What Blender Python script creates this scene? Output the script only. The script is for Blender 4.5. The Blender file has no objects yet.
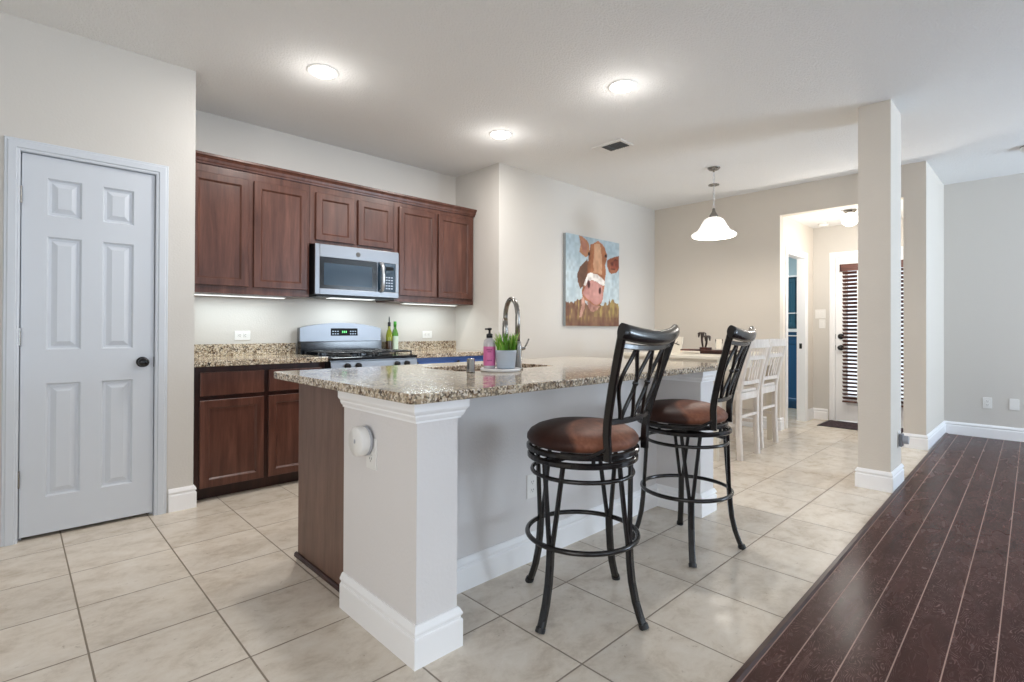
import bpy, bmesh, math, random
from mathutils import Vector, Matrix
R = math.radians
random.seed(7)
S = bpy.context.scene
COL = S.collection

# ------------------------------------------------------------------ camera
CAM_H = 1.118
F_PX = 518.54
cam_d = bpy.data.cameras.new('camera')
cam = bpy.data.objects.new('camera', cam_d); COL.objects.link(cam)
cam_d.sensor_fit = 'HORIZONTAL'; cam_d.sensor_width = 36.0
cam_d.lens = F_PX / 1024 * 36.0
cam_d.shift_y = -(341 - 327.43) / 1024
cam_d.clip_start = 0.05
_y, _p, _r = R(46.0705), R(0.2972), R(0.2181)
_f = Vector((math.cos(_y)*math.cos(_p), math.sin(_y)*math.cos(_p), math.sin(_p)))
_rt = Vector((math.sin(_y), -math.cos(_y), 0)); _up = _rt.cross(_f)
_r2 = _rt*math.cos(_r) + _up*math.sin(_r); _u2 = -_rt*math.sin(_r) + _up*math.cos(_r)
cam.matrix_world = Matrix(((_r2.x, _u2.x, -_f.x, 0), (_r2.y, _u2.y, -_f.y, 0), (_r2.z, _u2.z, -_f.z, CAM_H), (0, 0, 0, 1)))
S.camera = cam

# ------------------------------------------------------------------ world, exposure, daylight
S.view_settings.view_transform = 'Standard'
S.view_settings.look = 'None'
S.view_settings.exposure = -0.04
S.view_settings.gamma = 1.0
S.view_settings.use_curve_mapping = False
try:
    S.cycles.use_denoising = True
    S.cycles.denoiser = 'OPENIMAGEDENOISE'
    S.cycles.max_bounces = 10
    S.cycles.diffuse_bounces = 6
    S.cycles.glossy_bounces = 5
    S.cycles.transmission_bounces = 8
    S.cycles.sample_clamp_indirect = 6.0
    S.cycles.caustics_reflective = False
    S.cycles.caustics_refractive = False
except Exception:
    pass
W = bpy.data.worlds.new('daylight'); S.world = W
W.use_nodes = True
bg = W.node_tree.nodes['Background']
bg.inputs[0].default_value = (0.86, 0.93, 1.0, 1)
bg.inputs[1].default_value = 1.6

def area(name, loc, target, sx, sy, power, color, spread=180):
    l = bpy.data.lights.new(name, 'AREA'); l.shape = 'RECTANGLE'
    l.size = sx; l.size_y = sy; l.energy = power; l.color = color
    l.spread = R(spread)
    o = bpy.data.objects.new(name, l); COL.objects.link(o)
    o.location = loc
    d = Vector(target) - Vector(loc)
    o.rotation_euler = d.to_track_quat('-Z', 'Y').to_euler()
    return o
DAY = (0.68, 0.83, 1.0)
# daylight entering by the living room windows (south wall) and the west window
for wx, pw in ((-1.0, 27), (1.4, 38), (6.3, 235)):
    area('window_daylight', (wx, -3.93, 1.35), (wx, 0, 4.65), 1.6, 1.7, pw, DAY)
area('window_daylight', (-2.53, -0.6, 1.4), (0, -0.6, 2.9), 2.4, 1.7, 64, (1.0, 0.98, 0.95))

# ------------------------------------------------------------------ helpers
def srgb(r, g, b):
    def c(v):
        v /= 255.0
        return v/12.92 if v <= 0.04045 else ((v+0.055)/1.055)**2.4
    return (c(r), c(g), c(b), 1.0)

def tag(o, label=None, cat=None, group=None, kind=None):
    if label: o['label'] = label
    if cat: o['category'] = cat
    if group: o['group'] = group
    if kind: o['kind'] = kind
    return o

def wloc(o):
    v = Vector((0, 0, 0))
    while o is not None:
        v += o.location; o = o.parent
    return v

def thing(name, label, cat, loc=(0, 0, 0), group=None, kind=None):
    o = bpy.data.objects.new(name, None); COL.objects.link(o)
    o.location = loc; o.empty_display_size = 0.1
    return tag(o, label, cat, group, kind)

class MB:
    def __init__(s): s.bm = bmesh.new(); s.mi = 0
    def _mark(s, faces):
        for f in faces: f.material_index = s.mi
    def box(s, x0, x1, y0, y1, z0, z1, bevel=0.0, seg=2):
        b = bmesh.new()
        v = [b.verts.new((x, y, z)) for z in (z0, z1) for y in (y0, y1) for x in (x0, x1)]
        for q in ((0,2,3,1), (4,5,7,6), (0,1,5,4), (2,6,7,3), (0,4,6,2), (1,3,7,5)):
            b.faces.new([v[i] for i in q])
        if bevel > 0:
            bmesh.ops.bevel(b, geom=b.edges[:], offset=bevel, segments=seg, profile=0.5, affect='EDGES')
        s.merge(b); return s
    def merge(s, b, M=None):
        m = {}
        for v in b.verts: m[v] = s.bm.verts.new(M @ v.co if M else v.co)
        for f in b.faces:
            try:
                g = s.bm.faces.new([m[v] for v in f.verts]); g.material_index = s.mi; g.smooth = f.smooth
            except ValueError: pass
        b.free()
    def obox(s, p0, p1, w, d, up=(0, 0, 1), bevel=0.0):
        """box bar from p0 to p1; w across, d along 'up'"""
        p0, p1 = Vector(p0), Vector(p1); t = (p1-p0); L = t.length; t.normalize()
        a = t.cross(Vector(up))
        if a.length < 1e-5: a = t.cross(Vector((1, 0, 0)))
        a.normalize(); c = a.cross(t)
        M = Matrix(((t.x, a.x, c.x, p0.x), (t.y, a.y, c.y, p0.y), (t.z, a.z, c.z, p0.z), (0, 0, 0, 1)))
        b = MB(); b.box(0, L, -w/2, w/2, -d/2, d/2, bevel)
        s.merge(b.bm, M); return s
    def sweep(s, pts, prof, up=(0, 0, 1), closed=False, smooth=True, cap=True):
        """sweep a 2-D profile [(a, c)...] along a path; a is sideways, c is along 'up'"""
        P = [Vector(p) for p in pts]; n = len(P); rings = []
        for i in range(n):
            if closed: t = P[(i+1) % n] - P[i-1]
            else: t = P[min(i+1, n-1)] - P[max(i-1, 0)]
            t.normalize(); u = Vector(up(i) if callable(up) else up)
            a = t.cross(u)
            if a.length < 1e-4: a = t.cross(Vector((1, 0, 0)))
            a.normalize(); c = a.cross(t)
            pr = prof(i) if callable(prof) else prof
            rings.append([s.bm.verts.new(P[i] + a*q[0] + c*q[1]) for q in pr])
        k = len(rings[0]); m = n if closed else n-1
        for i in range(m):
            A, B = rings[i], rings[(i+1) % n]
            for j in range(k):
                f = s.bm.faces.new((A[j], A[(j+1) % k], B[(j+1) % k], B[j])); f.smooth = smooth; f.material_index = s.mi
        if not closed and cap:
            f = s.bm.faces.new(rings[0][::-1]); f.material_index = s.mi
            f = s.bm.faces.new(rings[-1]); f.material_index = s.mi
        return s
    def tube(s, pts, r, seg=10, closed=False, up=(0.123, 0.05, 1)):
        rr = r if callable(r) else (lambda i: r)
        return s.sweep(pts, lambda i: [(rr(i)*math.cos(2*math.pi*j/seg), rr(i)*math.sin(2*math.pi*j/seg)) for j in range(seg)], up, closed)
    def flat(s, pts, w, d, up=(0, 0, 1), closed=False):
        b = min(w, d)*0.22
        p = [(-w/2+b, -d/2), (w/2-b, -d/2), (w/2, -d/2+b), (w/2, d/2-b), (w/2-b, d/2), (-w/2+b, d/2), (-w/2, d/2-b), (-w/2, -d/2+b)]
        return s.sweep(pts, p, up, closed, smooth=False)
    def lathe(s, prof, c=(0, 0, 0), seg=32, smooth=True, M=None):
        """prof: [(r, z)...]"""
        rings = []
        for r, z in prof:
            if r < 1e-6: rings.append([(0, 0, z)])
            else: rings.append([(r*math.cos(2*math.pi*j/seg), r*math.sin(2*math.pi*j/seg), z) for j in range(seg)])
        V = []
        for rg in rings:
            V.append([s.bm.verts.new((M @ Vector(p)) if M else Vector(p) + Vector(c)) for p in rg])
        for A, B in zip(V, V[1:]):
            for j in range(seg):
                a = [A[j % len(A)], A[(j+1) % len(A)], B[(j+1) % len(B)], B[j % len(B)]]
                u = []
                for v in a:
                    if v not in u: u.append(v)
                if len(u) > 2:
                    try:
                        f = s.bm.faces.new(u); f.smooth = smooth; f.material_index = s.mi
                    except ValueError: pass
        return s
    def cyl(s, p0, p1, r, seg=20, smooth=True, r1=None):
        p0, p1 = Vector(p0), Vector(p1); t = p1-p0; L = t.length
        M = Matrix.Translation(p0) @ t.to_track_quat('Z', 'Y').to_matrix().to_4x4()
        r1 = r if r1 is None else r1
        return s.lathe([(0, 0), (r, 0), (r1, L), (0, L)], seg=seg, smooth=False, M=M) if not smooth else s._cyl2(M, r, r1, L, seg)
    def _cyl2(s, M, r, r1, L, seg):
        s.lathe([(0, 0), (r, 0)], seg=seg, smooth=False, M=M)
        s.lathe([(r, 0), (r1, L)], seg=seg, smooth=True, M=M)
        s.lathe([(r1, L), (0, L)], seg=seg, smooth=False, M=M)
        return s
    def poly(s, pts):
        f = s.bm.faces.new([s.bm.verts.new(p) for p in pts]); f.material_index = s.mi
        return s
    def prism(s, poly, axis, a0, a1):
        """extrude 2-D polygon along axis: 'x' -> (y,z), 'y' -> (x,z), 'z' -> (x,y)"""
        def P(q, a): return {'x': (a, q[0], q[1]), 'y': (q[0], a, q[1]), 'z': (q[0], q[1], a)}[axis]
        A = [s.bm.verts.new(P(q, a0)) for q in poly]; B = [s.bm.verts.new(P(q, a1)) for q in poly]
        n = len(poly); fs = [s.bm.faces.new(A), s.bm.faces.new(B[::-1])]
        for i in range(n): fs.append(s.bm.faces.new((A[i], B[i], B[(i+1) % n], A[(i+1) % n])))
        s._mark(fs); return s
    def build(s, name, mats, parent=None, origin=None, recalc=True):
        if recalc: bmesh.ops.recalc_face_normals(s.bm, faces=s.bm.faces[:])
        if parent is not None: og = wloc(parent)
        elif origin is not None: og = Vector(origin)
        else:
            xs = [v.co for v in s.bm.verts]
            og = Vector(((min(v.x for v in xs)+max(v.x for v in xs))/2, (min(v.y for v in xs)+max(v.y for v in xs))/2, min(v.z for v in xs)))
        for v in s.bm.verts: v.co -= og
        me = bpy.data.meshes.new(name); s.bm.to_mesh(me); s.bm.free()
        for m in (mats if isinstance(mats, (list, tuple)) else [mats]): me.materials.append(m)
        o = bpy.data.objects.new(name, me); COL.objects.link(o)
        if parent is not None: o.parent = parent
        else: o.location = og
        return o

def struct(name, mb, mat, label=None, cat=None):
    o = mb.build(name, mat); o['kind'] = 'structure'
    if label: o['label'] = label
    if cat: o['category'] = cat
    return o

def copy_tree(o, parent=None):
    c = o.copy(); COL.objects.link(c)
    if parent is not None: c.parent = parent; c.matrix_parent_inverse = o.matrix_parent_inverse.copy()
    for ch in list(o.children): copy_tree(ch, c)
    return c

# ------------------------------------------------------------------ materials
class Mat:
    def __init__(s, name, color=(0.5, 0.5, 0.5, 1), rough=0.5, metal=0.0, spec=0.5, **k):
        s.m = bpy.data.materials.new(name); s.m.use_nodes = True
        s.t = s.m.node_tree; s.b = s.t.nodes['Principled BSDF']
        s.b.inputs['Base Color'].default_value = color
        s.b.inputs['Roughness'].default_value = rough
        s.b.inputs['Metallic'].default_value = metal
        s.b.inputs['Specular IOR Level'].default_value = spec
        for a, v in k.items(): s.b.inputs[a.replace('_', ' ')].default_value = v
    def n(s, kind, **k):
        nd = s.t.nodes.new('ShaderNode'+kind)
        for a, v in k.items():
            if a.startswith('i_'):
                key = a[2:]
                nd.inputs[int(key) if key.isdigit() else key.replace('_', ' ')].default_value = v
            else: setattr(nd, a, v)
        return nd
    def l(s, a, b): s.t.links.new(a, b)
    def coord(s, kind='Object'):
        if kind == 'World': return s.n('NewGeometry').outputs['Position']
        return s.n('TexCoord').outputs[kind]
    def ramp(s, fac, stops, interp='LINEAR'):
        r = s.n('ValToRGB'); r.color_ramp.interpolation = interp
        e = r.color_ramp.elements
        while len(e) < len(stops): e.new(0.5)
        for q, (p, c) in zip(e, stops): q.position = p; q.color = c
        s.l(fac, r.inputs[0]); return r.outputs[0]
    def noise(s, vec, scale, detail=3, rough=0.5, dist=0.0):
        n = s.n('TexNoise', i_Scale=scale, i_Detail=detail, i_Roughness=rough, i_Distortion=dist)
        s.l(vec, n.inputs['Vector']); return n.outputs['Fac']
    def mapping(s, vec, scale=(1, 1, 1), rot=(0, 0, 0), loc=(0, 0, 0)):
        m = s.n('Mapping'); m.inputs['Scale'].default_value = scale; m.inputs['Rotation'].default_value = rot; m.inputs['Location'].default_value = loc
        s.l(vec, m.inputs['Vector']); return m.outputs[0]
    def bump(s, h, strength=0.2, dist=0.01):
        b = s.n('Bump', i_Strength=strength, i_Distance=dist); s.l(h, b.inputs['Height']); s.l(b.outputs[0], s.b.inputs['Normal'])
    def color(s, out): s.l(out, s.b.inputs['Base Color'])
    def math(s, op, a, b=None, c=None):
        m = s.n('Math', operation=op)
        for i, v in enumerate((a, b, c)):
            if v is None: continue
            if isinstance(v, (int, float)): m.inputs[i].default_value = v
            else: s.l(v, m.inputs[i])
        return m.outputs[0]
    def mix(s, fac, a, b, blend='MIX'):
        m = s.n('MixRGB', blend_type=blend)
        for i, v in enumerate((fac, a, b)):
            if isinstance(v, (int, float)): m.inputs[i].default_value = v
            elif isinstance(v, tuple): m.inputs[i].default_value = v
            else: s.l(v, m.inputs[i])
        return m.outputs[0]

def paint(name, col, bump=0.25, scale=90, rough=0.75):
    a = Mat(name, col, rough, spec=0.25)
    v = a.coord('World'); h = a.noise(v, scale, 2, 0.5)
    a.bump(h, bump, 0.004); return a.m
M_WALL = paint('wall_paint', srgb(208, 204, 198))
M_WALLD = paint('wall_paint_warm_lit', srgb(214, 207, 197))  # same house paint with the warm light put into its tan colour
M_HALL = paint('wall_paint_hall', srgb(228, 222, 213))
M_LAUNDRY = paint('wall_paint_laundry', srgb(190, 210, 216))
def ceiling_mat():
    a = Mat('ceiling_texture', srgb(238, 238, 237), 0.9, spec=0.1)
    v = a.coord('World'); n1 = a.noise(v, 80, 3, 0.6, 0.2)
    h = a.ramp(n1, [(0.42, (0, 0, 0, 1)), (0.58, (1, 1, 1, 1))])
    a.bump(h, 0.6, 0.004); return a.m
M_CEIL = ceiling_mat()
M_TRIM = Mat('trim_white', srgb(244, 244, 245), 0.38, spec=0.4).m
M_DOOR = Mat('door_white', srgb(205, 210, 217), 0.42, spec=0.4).m

def tile_mat():
    a = Mat('floor_tile', rough=0.3, spec=0.5)
    p = a.coord('World'); sx = a.n('SeparateXYZ'); a.l(p, sx.inputs[0])
    tx, ty, ox, oy, g = 0.3953, 0.4021, 1.3818, 1.0900, 0.0055
    u = a.math('DIVIDE', a.math('SUBTRACT', sx.outputs[0], ox-20*tx), tx)
    w = a.math('DIVIDE', a.math('SUBTRACT', sx.outputs[1], oy-20*ty), ty)
    def edge(q, t):
        f = a.math('FRACT', q)
        d = a.math('MINIMUM', f, a.math('SUBTRACT', 1.0, f))
        return a.math('MULTIPLY', d, t)
    d = a.math('MINIMUM', edge(u, tx), edge(w, ty))
    tile = a.n('MapRange', i_1=g*0.45, i_2=g*0.75); a.l(d, tile.inputs[0])
    ids = a.n('CombineXYZ'); a.l(a.math('FLOOR', u), ids.inputs[0]); a.l(a.math('FLOOR', w), ids.inputs[1])
    wn = a.n('TexWhiteNoise'); a.l(ids.outputs[0], wn.inputs['Vector'])
    off = a.n('VectorMath', operation='SCALE'); a.l(wn.outputs['Color'], off.inputs[0]); off.inputs['Scale'].default_value = 17.0
    vv = a.n('VectorMath', operation='ADD'); a.l(p, vv.inputs[0]); a.l(off.outputs[0], vv.inputs[1])
    vs = a.mapping(vv.outputs[0], (1.0, 1.35, 1.0), (0, 0, 0.5))
    n1 = a.noise(vs, 7.0, 9, 0.72, 0.3); n2 = a.noise(vs, 24, 6, 0.75, 0.5)
    c = a.ramp(n1, [(0.28, srgb(190, 176, 158)), (0.5, srgb(215, 204, 189)), (0.74, srgb(226, 218, 206))])
    pits = a.ramp(n2, [(0.28, srgb(150, 132, 112)), (0.38, (1, 1, 1, 1))])
    c = a.mix(0.6, c, pits, 'MULTIPLY')
    tone = a.math('MULTIPLY_ADD', wn.outputs['Value'], 0.10, 0.95)
    cc = a.n('CombineColor'); 
    for i in range(3): a.l(tone, cc.inputs[i])
    c = a.mix(1.0, c, cc.outputs[0], 'MULTIPLY')
    c = a.mix(tile.outputs[0], srgb(140, 128, 114), c)
    a.color(c)
    rr = a.n('MapRange', i_3=0.8, i_4=0.27); a.l(tile.outputs[0], rr.inputs[0]); a.l(rr.outputs[0], a.b.inputs['Roughness'])
    hh = a.math('ADD', tile.outputs[0], a.math('MULTIPLY', n2, 0.25))
    a.bump(hh, 0.35, 0.002)
    return a.m
M_TILE = tile_mat()
WSL = 0.0165   # the wood boards run a shade off the tile grid
def wood_floor():
    a = Mat('wood_floor', rough=0.3, spec=0.06)
    p = a.coord('World'); q = a.mapping(p, (1, 1, 1), (0, 0, -math.atan(WSL)))
    sx = a.n('SeparateXYZ'); a.l(q, sx.inputs[0])
    pw = 0.1215
    w = a.math('DIVIDE', a.math('ADD', sx.outputs[1], 20*pw - 0.5745), pw)
    fr = a.math('FRACT', w)
    d = a.math('MULTIPLY', a.math('MINIMUM', fr, a.math('SUBTRACT', 1.0, fr)), pw)
    d = a.math('MINIMUM', d, a.math('ABSOLUTE', a.math('SUBTRACT', sx.outputs[1], 0.6545)))
    board = a.n('MapRange', i_1=0.0012, i_2=0.0026); a.l(d, board.inputs[0])
    idv = a.math('FLOOR', w)
    cb = a.n('CombineXYZ'); a.l(idv, cb.inputs[0]); wn = a.n('TexWhiteNoise'); a.l(cb.outputs[0], wn.inputs['Vector'])
    cv = a.n('CombineXYZ'); a.l(a.math('MULTIPLY', wn.outputs['Value'], 9.0), cv.inputs[0]); a.l(a.math('MULTIPLY', idv, 1.7), cv.inputs[2])
    vv = a.n('VectorMath', operation='ADD'); a.l(q, vv.inputs[0]); a.l(cv.outputs[0], vv.inputs[1])
    gs = a.mapping(vv.outputs[0], (1.0, 3.0, 1.0))
    big = a.noise(gs, 3.0, 3, 0.5, 1.2)
    warp = a.n('TexNoise', i_Scale=3.6, i_Detail=2.0); a.l(gs, warp.inputs['Vector'])
    ring = a.math('FRACT', a.math('MULTIPLY', warp.outputs['Fac'], 40.0))
    ridge = a.math('ABSOLUTE', a.math('SUBTRACT', ring, 0.5))
    fine = a.noise(a.mapping(vv.outputs[0], (1.0, 2.0, 1)), 38.0, 4, 0.7, 0.5)
    c = a.ramp(big, [(0.3, srgb(58, 37, 34)), (0.7, srgb(76, 50, 46))])
    lines = a.ramp(ridge, [(0.0, (1, 1, 1, 1)), (0.24, (0, 0, 0, 1))])
    msk = a.mix(1.0, lines, a.ramp(fine, [(0.42, (0, 0, 0, 1)), (0.60, (1, 1, 1, 1))]), 'MULTIPLY')
    msk = a.mix(1.0, msk, a.ramp(a.noise(gs, 5.0, 3), [(0.36, (0.15, 0.15, 0.15, 1)), (0.58, (1, 1, 1, 1))]), 'MULTIPLY')
    c = a.mix(a.math('MULTIPLY', msk, 0.8), c, srgb(142, 112, 108))
    c = a.mix(board.outputs[0], srgb(170, 142, 132), c)  # pale board joints: reflected light of the grooves put into the colour
    a.color(c)
    r = a.math('MULTIPLY_ADD', big, 0.12, 0.20); a.l(r, a.b.inputs['Roughness'])
    a.bump(board.outputs[0], 0.3, 0.001)
    return a.m
M_WOODF = wood_floor()
def nosing():
    a = Mat('wood_nosing', rough=0.3, spec=0.28)
    v = a.mapping(a.coord('World'), (2, 22, 2)); n = a.noise(v, 5, 5, 0.6, 0.4)
    a.color(a.ramp(n, [(0.35, srgb(46, 27, 26)), (0.68, srgb(76, 48, 43)), (0.8, srgb(112, 82, 76))])); return a.m
M_NOSE = nosing()

def granite(name='granite'):
    a = Mat(name, rough=0.10, spec=0.5)
    v = a.coord('World')
    n0 = a.noise(v, 7, 3, 0.5, 0.5)
    wv = a.n('TexNoise', i_Scale=45.0, i_Detail=2.0); a.l(v, wv.inputs['Vector'])
    wd = a.n('VectorMath', operation='SCALE'); a.l(wv.outputs['Color'], wd.inputs[0]); wd.inputs['Scale'].default_value = 0.012
    vw = a.n('VectorMath', operation='ADD'); a.l(v, vw.inputs[0]); a.l(wd.outputs[0], vw.inputs[1])
    vo = a.n('TexVoronoi', i_Scale=140.0, feature='F1'); a.l(vw.outputs[0], vo.inputs['Vector'])
    c = a.ramp(a.math('ADD', vo.outputs['Color'], a.math('MULTIPLY_ADD', n0, 0.5, -0.25)),
               [(0.0, srgb(34, 29, 28)), (0.24, srgb(84, 70, 60)), (0.38, srgb(140, 118, 94)), (0.52, srgb(192, 176, 151)), (0.70, srgb(224, 214, 198)), (0.90, srgb(98, 90, 88))], 'CONSTANT')
    vo2 = a.n('TexVoronoi', i_Scale=44.0, feature='F1'); a.l(vw.outputs[0], vo2.inputs['Vector'])
    c2 = a.ramp(vo2.outputs['Color'], [(0.0, srgb(38, 33, 33)), (0.16, srgb(122, 98, 76)), (0.34, srgb(206, 192, 168)), (1.0, srgb(206, 192, 168))], 'CONSTANT')
    a.color(a.mix(0.30, c, c2)); return a.m
M_GRAN = granite()

def cabwood(name, c0, c1, c2, rough=0.33, vertical=True):
    a = Mat(name, rough=rough, spec=0.45)
    v = a.coord('World')
    s = (9, 9, 1.0) if vertical else (1.0, 9, 9)
    n = a.noise(a.mapping(v, s), 2.2, 5, 0.55, 0.4); f = a.noise(a.mapping(v, (s[0]*7, s[1]*7, s[2]*3)), 3, 3, 0.6)
    c = a.ramp(n, [(0.30, c0), (0.52, c1), (0.74, c2)])
    c = a.mix(0.25, c, a.ramp(f, [(0.35, srgb(150, 140, 135)), (0.6, (1, 1, 1, 1))]), 'MULTIPLY')
    a.color(c); a.bump(f, 0.04, 0.002); return a.m
M_CAB = cabwood('cabinet_cherry', srgb(74, 44, 35), srgb(93, 58, 47), srgb(113, 75, 62))
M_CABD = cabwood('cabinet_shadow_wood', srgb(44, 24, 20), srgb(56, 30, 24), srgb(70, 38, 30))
M_PANEL = cabwood('island_panel_wood', srgb(102, 77, 65), srgb(115, 88, 75), srgb(126, 99, 86), 0.45)
M_BLUE = Mat('blue_enamel', srgb(44, 92, 168), 0.35).m
def steel(name='stainless', col=srgb(140, 142, 146), rough=0.38):
    a = Mat(name, col, rough, 1.0)
    v = a.mapping(a.coord('World'), (2, 2, 220)); n = a.noise(v, 4, 2)
    a.l(a.math('MULTIPLY_ADD', n, 0.14, rough-0.07), a.b.inputs['Roughness']); return a.m
M_STEEL = steel()
M_BRIGHT = Mat('bright_steel', srgb(214, 216, 220), 0.3, 0.9).m
M_GRATE = Mat('cast_grate', srgb(44, 46, 50), 0.25, 0.3, 0.8).m
M_NICKEL = Mat('brushed_nickel', srgb(150, 147, 142), 0.26, 1.0).m
M_BLACK = Mat('black_gloss', srgb(14, 15, 18), 0.12).m
M_BLACKM = Mat('black_matte', srgb(22, 22, 24), 0.45).m
M_MWGLASS = Mat('oven_glass', srgb(44, 62, 78), 0.08, spec=0.6).m  # bluish reflection put into the glass base colour
M_DISP = Mat('display_black', srgb(10, 12, 13), 0.5, spec=0.2).m
M_IRON = Mat('stool_metal', srgb(20, 17, 17), 0.22, 0.0, 0.6).m
M_BRONZE = Mat('dark_bronze', srgb(40, 34, 32), 0.3, 0.7).m
M_PLATE = Mat('plate_white', srgb(232, 231, 228), 0.35).m
M_SLOT = Mat('slot_dark', srgb(90, 88, 86), 0.5).m
M_GREYP = Mat('grey_plastic', srgb(168, 170, 176), 0.4).m
def leather():
    a = Mat('brown_suede', rough=0.5, spec=0.22)
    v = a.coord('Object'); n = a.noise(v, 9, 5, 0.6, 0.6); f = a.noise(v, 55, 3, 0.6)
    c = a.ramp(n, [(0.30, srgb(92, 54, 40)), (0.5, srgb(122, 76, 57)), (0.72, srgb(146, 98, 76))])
    # light and shade put into the colour: lighter towards the backrest, dark elsewhere
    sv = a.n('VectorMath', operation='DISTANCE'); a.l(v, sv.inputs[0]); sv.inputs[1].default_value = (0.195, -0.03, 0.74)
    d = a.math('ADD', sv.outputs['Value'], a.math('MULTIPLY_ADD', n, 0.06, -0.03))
    seat_shade = a.n('MapRange', i_1=0.196, i_2=0.218); a.l(d, seat_shade.inputs[0])
    c = a.mix(a.math('MULTIPLY', seat_shade.outputs[0], 0.9), c, srgb(42, 22, 18))
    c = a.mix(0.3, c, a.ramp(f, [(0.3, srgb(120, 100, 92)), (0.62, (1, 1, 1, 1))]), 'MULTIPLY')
    a.color(c); a.bump(f, 0.12, 0.003)
    a.b.inputs['Sheen Weight'].default_value = 0.05
    return a.m
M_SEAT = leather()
def whitewash():
    a = Mat('whitewashed_wood', rough=0.45)
    n = a.noise(a.mapping(a.coord('Object'), (12, 12, 2)), 3, 4, 0.6)
    a.color(a.ramp(n, [(0.3, srgb(206, 197, 188)), (0.65, srgb(224, 217, 210))])); return a.m
M_WHITEW = whitewash()
M_CREAM = Mat('cream_paint', srgb(222, 214, 198), 0.4).m
def emit(name, col, st, base=(0.9, 0.9, 0.9, 1)):
    a = Mat(name, base, 0.4); a.b.inputs['Emission Color'].default_value = col; a.b.inputs['Emission Strength'].default_value = st; return a.m
M_LAMP = emit('lamp_lens', (1.0, 0.97, 0.93, 1), 18.0)
M_SHADE = emit('frosted_shade', (1.0, 0.95, 0.86, 1), 0.75)
M_GLOBE = emit('globe_glass', (1.0, 0.96, 0.90, 1), 2.0)
M_STRIP = emit('strip_lens', (0.93, 1.0, 0.98, 1), 1.3)
M_GREENLED = emit('green_digits', (0.2, 1.0, 0.3, 1), 1.2, (0.02, 0.1, 0.02, 1))
M_KEYS = Mat('key_legend', srgb(170, 185, 205), 0.5).m
def glass(name, col, rough=0.03, ior=1.45):
    a = Mat(name, col, rough); a.b.inputs['Transmission Weight'].default_value = 1.0; a.b.inputs['IOR'].default_value = ior; return a.m
M_PANE = glass('pane_glass', (1, 1, 1, 1), 0.0, 1.02)

# ------------------------------------------------------------------ room shell
YP, XP, YK, XK, YC, XD, XL, H = 3.733, 0.823, 4.386, 3.385, 3.700, 6.232, 7.410, 2.74
HH = 2.44
XW, YS = -2.6, -4.0
T = 0.10
def wy(x): return 0.7132 + WSL*(x-1.65)        # line where tile meets wood

m = MB(); m.prism([(XW-T, wy(XW-T)), (8.7, wy(8.7)), (8.7, 4.486), (XW-T, 4.486)], 'z', -0.06, 0.0)
struct('floor', m, M_TILE, 'beige square ceramic tile floor of the kitchen and hall', 'floor')
m = MB(); m.prism([(XW-T, YS-T), (XL+T, YS-T), (XL+T, wy(XL+T)-0.02), (XW-T, wy(XW-T)-0.02)], 'z', -0.06, 0.002)
struct('floor_living', m, M_WOODF, 'dark brown plank floor of the living area', 'floor')
# edge nosing of the wood floor: up to the column, then from behind the column to the stub wall
ang = math.atan(WSL)
def nose(x0, x1):
    pr = [(wy(x0), 0.0), (wy(x0)-0.006, 0.010), (wy(x0)-0.022, 0.010), (wy(x0)-0.030, 0.004), (wy(x0)-0.030, -0.02), (wy(x0), -0.02)]
    m = MB(); A = [m.bm.verts.new((x0, q[0], q[1])) for q in pr]; d = wy(x1)-wy(x0)
    B = [m.bm.verts.new((x1, q[0]+d, q[1])) for q in pr]
    m.bm.faces.new(A); m.bm.faces.new(B[::-1])
    for i in range(6): m.bm.faces.new((A[i], B[i], B[(i+1) % 6], A[(i+1) % 6]))
    return m
struct('trim_1', nose(XW, XL), M_NOSE, 'dark wood edge strip where the plank floor meets the tile', 'floor trim')

m = MB(); m.box(XW-T, XL+T, YS-T, YK+T, H, H+0.08)
struct('ceiling', m, M_CEIL, 'textured off-white ceiling over kitchen and living area', 'ceiling')
m = MB(); m.box(XD+T, XL, 0.99, 2.116, HH, HH+0.08)
struct('ceiling_hall', m, M_CEIL, 'lower ceiling of the back hall', 'ceiling')

DX0, DX1, DZ = 0.030, 0.612, 2.040           # pantry door slab
m = MB(); m.box(XW, DX0-0.02, YP, YP+T, 0, H); m.box(DX1+0.02, XP, YP, YP+T, 0, H); m.box(DX0-0.02, DX1+0.02, YP, YP+T, DZ+0.02, H)
struct('wall_pantry', m, M_WALL, 'off-white wall around the pantry door', 'wall')
m = MB(); m.box(XW, XP-T, YK, YK+T, 0, H); m.box(-0.9, -0.8, YP+T, YK, 0, H)
struct('wall_pantry_back', m, M_WALL, 'inside walls of the closed pantry', 'wall')
m = MB(); m.box(XP-T, XP, YP+T, YK, 0, H)
struct('wall_pantry_side', m, M_WALL, 'short return wall at the left end of the cabinets', 'wall')
m = MB(); m.box(XP-T, XK+T, YK, YK+T, 0, H)
struct('wall_kitchen', m, M_WALL, 'off-white back wall behind the kitchen cabinets', 'wall')
m = MB(); m.box(XK, XK+T, YC, YK, 0, H)
struct('wall_kitchen_side', m, M_WALL, 'short side wall at the right end of the cabinets', 'wall')
m = MB(); m.box(XK+T, XD, YC, YC+T, 0, H)
struct('wall_nook', m, M_WALL, 'off-white wall with the cow canvas', 'wall')
m = MB(); m.box(XD, XD+T, 2.116, YC+T, 0, H); m.box(XD, XD+T, 0.99, 2.116, 2.425, H)
struct('wall_dining', m, M_WALLD, 'warm-light-tinted wall behind the dining table with the hall opening', 'wall')
m = MB(); m.box(XD, XL, 0.815, 0.99, 0, H)
struct('wall_hall_right', m, M_WALLD, 'wall between the hall and the living area', 'wall')
LX0, LX1 = 6.465, 7.11
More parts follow.
